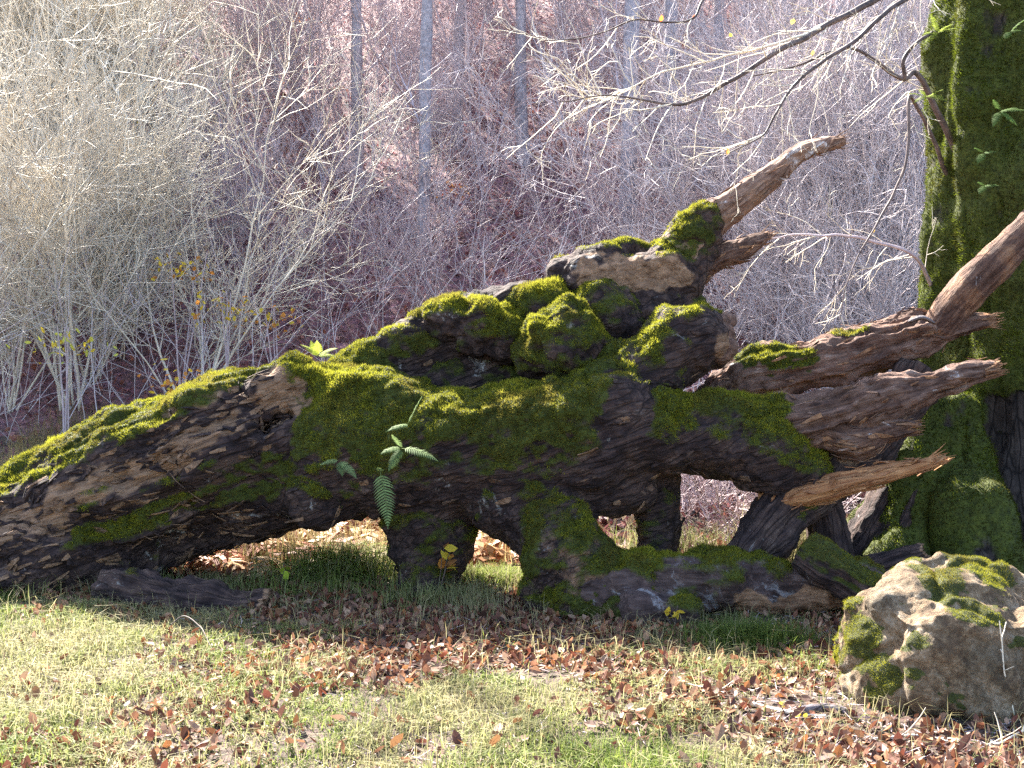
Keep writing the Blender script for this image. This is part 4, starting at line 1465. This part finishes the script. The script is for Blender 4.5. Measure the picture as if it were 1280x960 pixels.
def tuft(label, x, y, Y, n, hr, rx, ry, seed, cols=(GREEN, LIME), lean=0.9):
    rg = np.random.default_rng(seed)
    p = at(x, y, Y)
    gx = p[0] + rg.normal(0, rx, n)
    gy = Y + rg.normal(0, ry, n)
    c = np.array(cols)[rg.integers(0, len(cols), n)] * rg.uniform(0.7, 1.3, (n, 1))
    V, F, col = grass_blades(gx, gy, rg.uniform(*hr, n), rg.uniform(0.0015, 0.003, n), c, rg, lean)
    base = (p[0], Y, float(ground_z(np.array([p[0]]), np.array([Y]))[0]))
    o = obj("grass_tuft", V, F, M_LEAF, None, {"col": col}, smooth=False, loc=base)
    tag(o, label, "grass")


tuft("long green grass tuft in the left opening under the fallen tree", 430, 745, 7.75, 2300, (0.10, 0.38), 0.20, 0.10, 71, (GREEN, LIME, LIME, STRAW), 1.7)
tuft("sunlit lime grass tuft in the second opening under the fallen tree", 620, 740, 7.7, 2200, (0.08, 0.18), 0.14, 0.10, 72, (LIME, LIME * 1.2, STRAW))  # sunlight painted in: lighter blade colours
tuft("shaded green grass tuft left of the boulder", 935, 820, 6.1, 1800, (0.08, 0.18), 0.14, 0.08, 73, (GREEN, GREEN * 0.7))  # shade painted in: darker blade colours
tuft("pale yellow grass clump behind the ground limb", 840, 690, 9.0, 700, (0.12, 0.32), 0.28, 0.12, 74, (STRAW, LIME, STRAW))
tuft("pale dry grass stalks standing beside the bracing limb", 985, 700, 8.6, 800, (0.25, 0.55), 0.18, 0.12, 75, (STRAW, STRAW * 1.1))

# leaf litter
LC = np.array([(0.13, 0.062, 0.042), (0.095, 0.045, 0.034), (0.19, 0.11, 0.078), (0.14, 0.052, 0.036), (0.30, 0.22, 0.165), (0.06, 0.032, 0.025), (0.22, 0.11, 0.05), (0.24, 0.15, 0.10)])
rg = np.random.default_rng(950)
n = 56000
x, y = on_ground(n, -4.2, 3.4, 4.0, 8.8, rg)
P = np.stack([x, y, 0 * x], 1)
px, py = px_of(x, y, 0 * x)
den = 0.24 + 1.3 * fbm(P, 1.6, 3, 81)
den += 2.2 * np.exp(-((px - 580) / 240) ** 2 - ((py - 795) / 46) ** 2) + 0.38 * sstep(820, 1000, px) * sstep(750, 790, py) + 0.40 * np.exp(-((px - 160) / 200) ** 2 - ((py - 890) / 60) ** 2)
k = (px > -40) & (px < 1320) & (py < 990) & (rg.random(n) < np.clip(den, 0.03, 1))
x, y = x[k], y[k]
n = len(x)
P = np.stack([x, y, ground_z(x, y) + rg.uniform(0.004, 0.03, n)], 1)
V, F, col = scatter_leaves(P, rg.uniform(0.025, 0.062, n), 0.6, LC[rg.integers(0, len(LC), n)] * rg.uniform(0.7, 1.4, (n, 1)) * np.array([1.05, 0.88, 0.76]), rg)
o = obj("leaf_litter", V, F, M_DRY, None, {"col": col}, smooth=False)
tag(o, "brown autumn leaf litter scattered over the ground", "leaves", kind="stuff")

# the leaves that show largest, one by one
lm = []
for k in range(8):
    c = LC[k % len(LC)][None] * 1.15
    v, f, cc = scatter_leaves(np.zeros((1, 3)), np.array([0.066]), 0.25, c, rg, (1.0, 3.0))
    lm.append(make_mesh("fallen_leaf", v, f, M_DRY, {"col": cc}, False))
cnt = 0
while cnt < 210:
    x = rg.uniform(-2.2, 2.0)
    y = rg.uniform(4.25, 6.1)
    px, py = px_of(x, y, 0.0)
    if not (-5 < px < 1285 and py < 962) or (px > 1010 and py < 930):
        continue
    if rg.random() > 0.35 + 0.5 * float(vnoise(np.array([[x * 1.4, y * 1.4, 3.3]]), 81)[0]) + 0.3:
        continue
    o = link("fallen_leaf", lm[cnt % 8], None, (x, y, float(ground_z(np.array([x]), np.array([y]))[0]) + 0.025))
    o.rotation_euler = (rg.normal(0, 0.35), rg.normal(0, 0.35), rg.uniform(0, 6.28))
    s = rg.uniform(0.7, 1.15)
    o.scale = (s, s, s)
    tag(o, "curled brown fallen leaf lying in the foreground grass", "leaf", "fallen leaves in the foreground grass")
    cnt += 1

# small debris on the bare soil
rg = np.random.default_rng(960)
n = 5000
x, y = on_ground(n, -2.6, 2.8, 4.1, 7.0, rg)
px, py = px_of(x, y, 0 * x)
den = 0.15 + 0.8 * sstep(820, 1050, px) + 0.8 * np.exp(-((px - 560) / 140) ** 2 - ((py - 925) / 34) ** 2)
k = rg.random(n) < den
S = np.stack([x[k], y[k], ground_z(x[k], y[k]) + 0.006], 1)
a = rg.uniform(0, 6.28, len(S))
Pt = grow(S, np.stack([np.cos(a), np.sin(a), rg.normal(0.03, 0.12, len(S))], 1), rg.uniform(0.03, 0.13, len(S)), 3, 0.15, 0, rg)
V, F = tubes(Pt, rg.uniform(0.0015, 0.004, len(S)), np.full(len(S), 0.001), 3)
o = obj("twig_debris", V, F, M_TWIG_GREY)
tag(o, "small broken twigs scattered on the bare soil", "twigs", kind="stuff")

# ------------------------------------------------------------------ dry bracken behind the fallen tree
rg = np.random.default_rng(970)
pl = Pile()
BC = [(0.48, 0.22, 0.09), (0.52, 0.30, 0.14), (0.40, 0.15, 0.065), (0.52, 0.37, 0.20), (0.34, 0.11, 0.055)]
for k in range(420):
    x = rg.uniform(-3.4, 0.6)
    y = rg.uniform(8.25, 11.2)
    z = float(ground_z(np.array([x]), np.array([y]))[0])
    a = rg.uniform(0, 6.28)
    f_ = frond(np.array([x, y, z]), (math.cos(a) * 0.8, math.sin(a) * 0.8, rg.uniform(0.4, 1.1)), rg.uniform(0.5, 1.0), rg.uniform(0.12, 0.24), rg, 1.1, 11, BC[rg.integers(0, 5)], True)
    V, F, A = f_.arrays()
    pl.add(V, F, col=A["col"])
V, F, A = pl.arrays()
o = obj("dry_bracken", V, F, M_DRY, None, A, smooth=False)
tag(o, "rust-coloured dry bracken seen through the openings under the fallen tree", "bracken", kind="stuff")
n = 26000
x, y = on_ground(n, -5.5, 5, 8.2, 14.5, rg)
k = rg.random(n) < 1 - sstep(-0.2, 0.5, x)
x, y = x[k], y[k]
n = len(x)
V, F, col = grass_blades(x, y, rg.uniform(0.12, 0.5, n), rg.uniform(0.002, 0.004, n), (STRAW * rg.uniform(0.6, 1.1, (n, 1))) * np.array([1, 0.88, 0.75]), rg, 0.9)
o = obj("dry_grass", V, F, M_LEAF, None, {"col": col}, smooth=False)
tag(o, "pale dry grass growing behind the fallen tree", "grass", kind="stuff")

# leaves on the slope
rg = np.random.default_rng(980)
n = 34000
y = 9.0 + 29 * rg.random(n) ** 1.2
x = rg.uniform(-0.52, 0.52, n) * y
k = (y > 12.5) | (x > 0.1)
x, y = x[k], y[k]
n = len(x)
P = np.stack([x, y, ground_z(x, y) + 0.03], 1)
HC = np.array([(0.25, 0.10, 0.105), (0.19, 0.075, 0.085), (0.27, 0.125, 0.125), (0.18, 0.09, 0.105), (0.31, 0.12, 0.085)])  # brown leaves with the slope's lilac haze tint mixed into their colour
V, F, col = scatter_leaves(P, rg.uniform(0.07, 0.14, n), 0.6, HC[rg.integers(0, 5, n)] * rg.uniform(0.7, 1.3, (n, 1)), rg, simple=True)
o = obj("slope_leaf_litter", V, F, M_DRY, None, {"col": col}, smooth=False)
tag(o, "purplish brown leaf litter covering the hillside", "leaves", kind="stuff")


# ------------------------------------------------------------------ bare shrubs, saplings and trees behind
def shrub_mesh(seed, mat, stems=9, h=(2.6, 4.2), spread=0.42, per=(9, 6, 3), thick=1.0, leanx=0.0, base_r=0.25):
    rg = np.random.default_rng(seed)
    pl = Pile()
    a = rg.uniform(0, 6.28, stems)
    S = np.stack([np.cos(a) * rg.uniform(0, base_r, stems), np.sin(a) * rg.uniform(0, base_r, stems), np.full(stems, -0.1)], 1)
    D = np.stack([np.cos(a) * spread + leanx, np.sin(a) * spread, np.ones(stems)], 1) + rg.normal(0, 0.12, (stems, 3))
    L0 = rg.uniform(*h, stems)
    P0 = grow(S, D, L0, 9, 0.07, 0.02, rg)
    v, f = tubes(P0, rg.uniform(0.012, 0.022, stems) * thick, np.full(stems, 0.005 * thick), 5)
    pl.add(v, f)
    S, D, pi = sprout(P0, per[0], 0.65, 0.15, 1.0, rg)
    L1 = L0[pi] * rg.uniform(0.22, 0.48, len(pi))
    P1 = grow(S, D, L1, 6, 0.11, 0.03, rg)
    v, f = tubes(P1, np.full(len(L1), 0.0085 * thick), np.full(len(L1), 0.004 * thick), 3)
    pl.add(v, f)
    S, D, pi = sprout(P1, per[1], 0.7, 0.1, 1.0, rg)
    L2 = L1[pi] * rg.uniform(0.3, 0.6, len(pi))
    P2 = grow(S, D, L2, 5, 0.14, 0.03, rg)
    v, f = tubes(P2, np.full(len(L2), 0.0055 * thick), np.full(len(L2), 0.003 * thick), 3)
    pl.add(v, f)
    S, D, pi = sprout(P2, per[2], 0.7, 0.1, 1.0, rg)
    L3 = L2[pi] * rg.uniform(0.35, 0.7, len(pi))
    P3 = grow(S, D, L3, 3, 0.16, 0.02, rg)
    v, f = tubes(P3, np.full(len(L3), 0.0042 * thick), np.full(len(L3), 0.0025 * thick), 3)
    pl.add(v, f)
    V, F, A = pl.arrays()
    return make_mesh("bare_shrub", V, F, mat, None, True)


pale = [shrub_mesh(1100 + k, M_TWIG_PALE, thick=1.0) for k in range(3)]
light = [shrub_mesh(1170 + k, M_TWIG_LIGHT, spread=0.5, thick=0.85) for k in range(2)]
grey = [shrub_mesh(1120 + k, M_TWIG_GREY, spread=0.5, thick=0.85) for k in range(2)]
tall = [shrub_mesh(1140 + k, M_TWIG_GREY, stems=4, h=(5.0, 7.5), spread=0.22, per=(16, 6, 2), thick=1.1) for k in range(2)]

low = [shrub_mesh(1160 + k, M_TWIG_GREY, stems=12, h=(0.5, 1.2), spread=0.9, per=(6, 4, 2), thick=0.7, base_r=0.5) for k in range(2)]
rg = np.random.default_rng(1200)


def plant(meshes, n, xr, yr, label, group, sr=(0.8, 1.25), name="bare_shrub", fx=None):
    for k in range(n):
        y = rg.uniform(*yr)
        u = rg.uniform(*xr)                       # across the picture, 0..1280
        x = (u - 640) / F_PX * y
        z = float(ground_z(np.array([x]), np.array([y]))[0])
        o = link(name, meshes[k % len(meshes)], None, (x, y, z))
        s = rg.uniform(*sr)
        o.scale = (s, s, s * rg.uniform(0.9, 1.15))
        o.rotation_euler = (rg.normal(0, 0.08), rg.normal(0, 0.08), rg.uniform(0, 6.28))
        tag(o, label, "shrub", group)


plant(pale, 44, (-170, 250), (13.5, 27), "pale sunlit bare shrub of fine twigs in the thicket at the left", "pale shrubs in the left thicket")
plant(light, 26, (890, 1250), (12.5, 22), "grey-white bare shrub of fine twigs behind the splintered limbs at the right", "grey shrubs behind the right-hand limbs")
plant(low, 12, (700, 1060), (9.6, 12.5), "low tangle of grey twigs seen through the right-hand openings", "low twig tangles behind the right-hand openings", (0.8, 1.1), "twig_tangle")
plant(grey, 15, (270, 920), (17, 27), "grey bare shrub on the slope behind the middle of the fallen tree", "grey shrubs behind the middle of the fallen tree", (0.6, 1.0))
plant(tall, 12, (380, 950), (27, 40), "slender bare sapling near the top of the slope behind the middle trees", "slender saplings near the top of the slope", (0.8, 1.2), "bare_sapling")
plant(tall, 18, (-100, 1300), (20, 33), "tall thin bare sapling high on the wooded slope", "tall bare saplings on the slope", (0.8, 1.2), "bare_sapling")


# fine undergrowth that fills the whole slope
ru = np.random.default_rng(1250)
m = 2300
uy = 13.5 + 30 * ru.random(m) ** 1.05
ux_ = ru.uniform(-0.50, 0.50, m) * uy
k = (np.abs(ux_ / uy) > 0.0)
S = np.stack([ux_, uy, ground_z(ux_, uy) - 0.03], 1)
lean_ = np.stack([ru.normal(0.12, 0.45, m), ru.normal(-0.1, 0.3, m), np.ones(m)], 1)
Lu = ru.uniform(0.9, 2.8, m)
Pu = grow(S, lean_, Lu, 6, 0.09, -0.03, ru)
up_ = Pile()
v, f = tubes(Pu, ru.uniform(0.004, 0.008, m), np.full(m, 0.0025), 3)
up_.add(v, f)
S2, D2, pi = sprout(Pu, 5, 0.6, 0.2, 1.0, ru)
P2 = grow(S2, D2, Lu[pi] * ru.uniform(0.18, 0.42, len(pi)), 4, 0.12, 0.0, ru)
v, f = tubes(P2, np.full(len(P2), 0.0040), np.full(len(P2), 0.0022), 3)
up_.add(v, f)
V, F, A = up_.arrays()
o = obj("undergrowth", V, F, M_TWIG_LIGHT)
tag(o, "tangle of fine pale bare twigs covering the wooded slope", "undergrowth", kind="stuff")


# mature trees
def tree(px, w_px, Y, label, seed, lean=0.0, bark=M_BEECH):
    rg = np.random.default_rng(seed)
    x = (px - 640) / F_PX * Y
    z = float(ground_z(np.array([x]), np.array([Y]))[0])
    e = empty("bare_tree", (x, Y, z))
    tag(e, label, "tree", "bare trees on the slope")
    r0 = w_px * Y / F_PX * 0.5
    H = rg.uniform(11, 14)
    P = grow(np.array([[x, Y, z - 0.3]]), np.array([[lean, 0, 1.0]]), np.array([H]), 16, 0.018, 0.02, rg)
    v, f = tubes(P, [r0 * 1.1], [r0 * 0.45], 12)
    d = fbm(v, 2.5, 2, seed)
    v = v + nrm(v - np.repeat(P[0], 12, 0)) * (d * r0 * 0.22)[:, None]
    obj("trunk", v, f, bark, e)
    S, D, _ = sprout(P, 8, 1.0, 0.16, 0.98, rg)
    L = rg.uniform(1.8, 3.8, len(S))
    P1 = grow(S, D, L, 8, 0.10, 0.05, rg)
    for q in range(len(S)):
        v, f = tubes(P1[q:q + 1], [0.028], [0.008], 5)
        obj("branch", v, f, M_TWIG_GREY, e)
    pl = Pile()
    S, D, pi = sprout(P1, 9, 0.7, 0.12, 1.0, rg)
    L2 = L[pi] * rg.uniform(0.25, 0.5, len(pi))
    P2 = grow(S, D, L2, 5, 0.13, 0.02, rg)
    v, f = tubes(P2, np.full(len(L2), 0.009), np.full(len(L2), 0.004), 3)
    pl.add(v, f)
    S, D, pi = sprout(P2, 3, 0.7, 0.12, 1.0, rg)
    P3 = grow(S, D, L2[pi] * rg.uniform(0.3, 0.6, len(pi)), 4, 0.15, 0.02, rg)
    v, f = tubes(P3, np.full(len(P3), 0.006), np.full(len(P3), 0.0035), 3)
    pl.add(v, f)
    V, F, A = pl.arrays()
    o = obj("twigs", V, F, M_TWIG_GREY, e)
    o["kind"] = "stuff"


ordn = ["first", "second", "third", "fourth", "fifth", "sixth", "seventh", "eighth", "ninth", "tenth", "eleventh", "twelfth", "thirteenth", "fourteenth", "fifteenth",
        "sixteenth", "seventeenth", "eighteenth", "nineteenth", "twentieth", "twenty-first", "twenty-second", "twenty-third"]
spots = [(44, 12, 22), (175, 12, 26), (300, 10, 29), (372, 13, 26), (447, 15, 23), (480, 10, 30), (528, 16, 20), (572, 14, 24), (610, 10, 30), (655, 15, 23), (700, 11, 28), (735, 10, 31), (785, 21, 20), (808, 10, 29), (836, 17, 21.5),
         (865, 10, 30), (897, 14, 25), (932, 10, 30), (968, 13, 26), (1010, 10, 29), (1050, 13, 24), (1085, 10, 29), (1120, 14, 24)]
for k, (px, w, Y) in enumerate(spots):
    tree(px, w, Y, "upright grey bare tree on the slope, %s of its row from the left" % ordn[k], 1300 + k, rg.normal(0, 0.015))

# saplings that keep their yellow and orange leaves
for k, (x, y, Y, cols) in enumerate([(225, 335, 15, [YEL, ORA]), (285, 385, 14.5, [YEL, YEL, ORA]), (345, 400, 15, [YEL, ORA]), (225, 480, 12.5, [ORA, YEL]), (80, 430, 13, [YEL, (0.6, 0.6, 0.1)]), (370, 22, 24, [RED, ORA]), (150, 150, 20, [ORA, YEL]), (560, 240, 20, [ORA, RED])]):
    rg2 = np.random.default_rng(1400 + k)
    c = at(x, y, Y)
    gz = float(ground_z(np.array([c[0]]), np.array([Y]))[0])
    e = empty("leafy_sapling", (c[0], Y, gz))
    tag(e, ["thin sapling with an orange-yellow leaf cluster left of the fallen tree's ridge", "thin sapling with a broad yellow leaf spray behind the ridge's left end", "thin sapling with yellow leaves just above the ridge of the trunk",
         "low sapling with orange leaves touching the outline of the sloping trunk", "sapling with pale yellow leaves deep in the left thicket", "tall sapling with red leaves near the top of the picture",
         "tall sapling with orange leaves in the upper left thicket", "tall sapling with orange-red leaves in front of the middle trees"][k], "sapling")
    hh = max(c[2] - gz, 0.4)
    P = grow(np.array([[c[0], Y, gz]] * 3), rg2.normal(0, 0.06, (3, 3)) + np.array([0, 0, 1.0]), np.full(3, hh * 1.15), 9, 0.03, 0.02, rg2)
    v, f = tubes(P, np.full(3, 0.014), np.full(3, 0.005), 5)
    obj("stem", v, f, M_TWIG_GREY, e)
    m = 55
    S = c + rg2.normal(0, 1, (m, 3)) * np.array([0.22, 0.25, 0.09])
    v, f, cc = scatter_leaves(S, rg2.uniform(0.05, 0.09, m), 0.7, np.array(cols)[rg2.integers(0, len(cols), m)], rg2)
    o = obj("foliage", v, f, M_LEAF, e, {"col": cc})
    o["kind"] = "stuff"

# ------------------------------------------------------------------ haze
if HAZE_DENSITY > 0:
    m, nt, out = new_mat("haze")
    pv = N_(nt, "VolumePrincipled")
    pv.inputs["Color"].default_value = (0.86, 0.84, 0.92, 1)
    pv.inputs["Density"].default_value = HAZE_DENSITY
    pv.inputs["Anisotropy"].default_value = 0.35
    nt.links.new(pv.outputs[0], out.inputs["Volume"])
    lo, hi = np.array([-64.0, -34.0, -2.0]), np.array([64.0, 84.0, 38.0])
    V = np.array([[x, y, z] for x in (lo[0], hi[0]) for y in (lo[1], hi[1]) for z in (lo[2], hi[2])])
    F = np.array([[0, 1, 3, 2], [4, 6, 7, 5], [0, 4, 5, 1], [2, 3, 7, 6], [0, 2, 6, 4], [1, 5, 7, 3]])
    o = obj("haze", V, F, m, None, smooth=False)
    tag(o, "thin pale autumn haze hanging in the wood", "haze", kind="stuff")
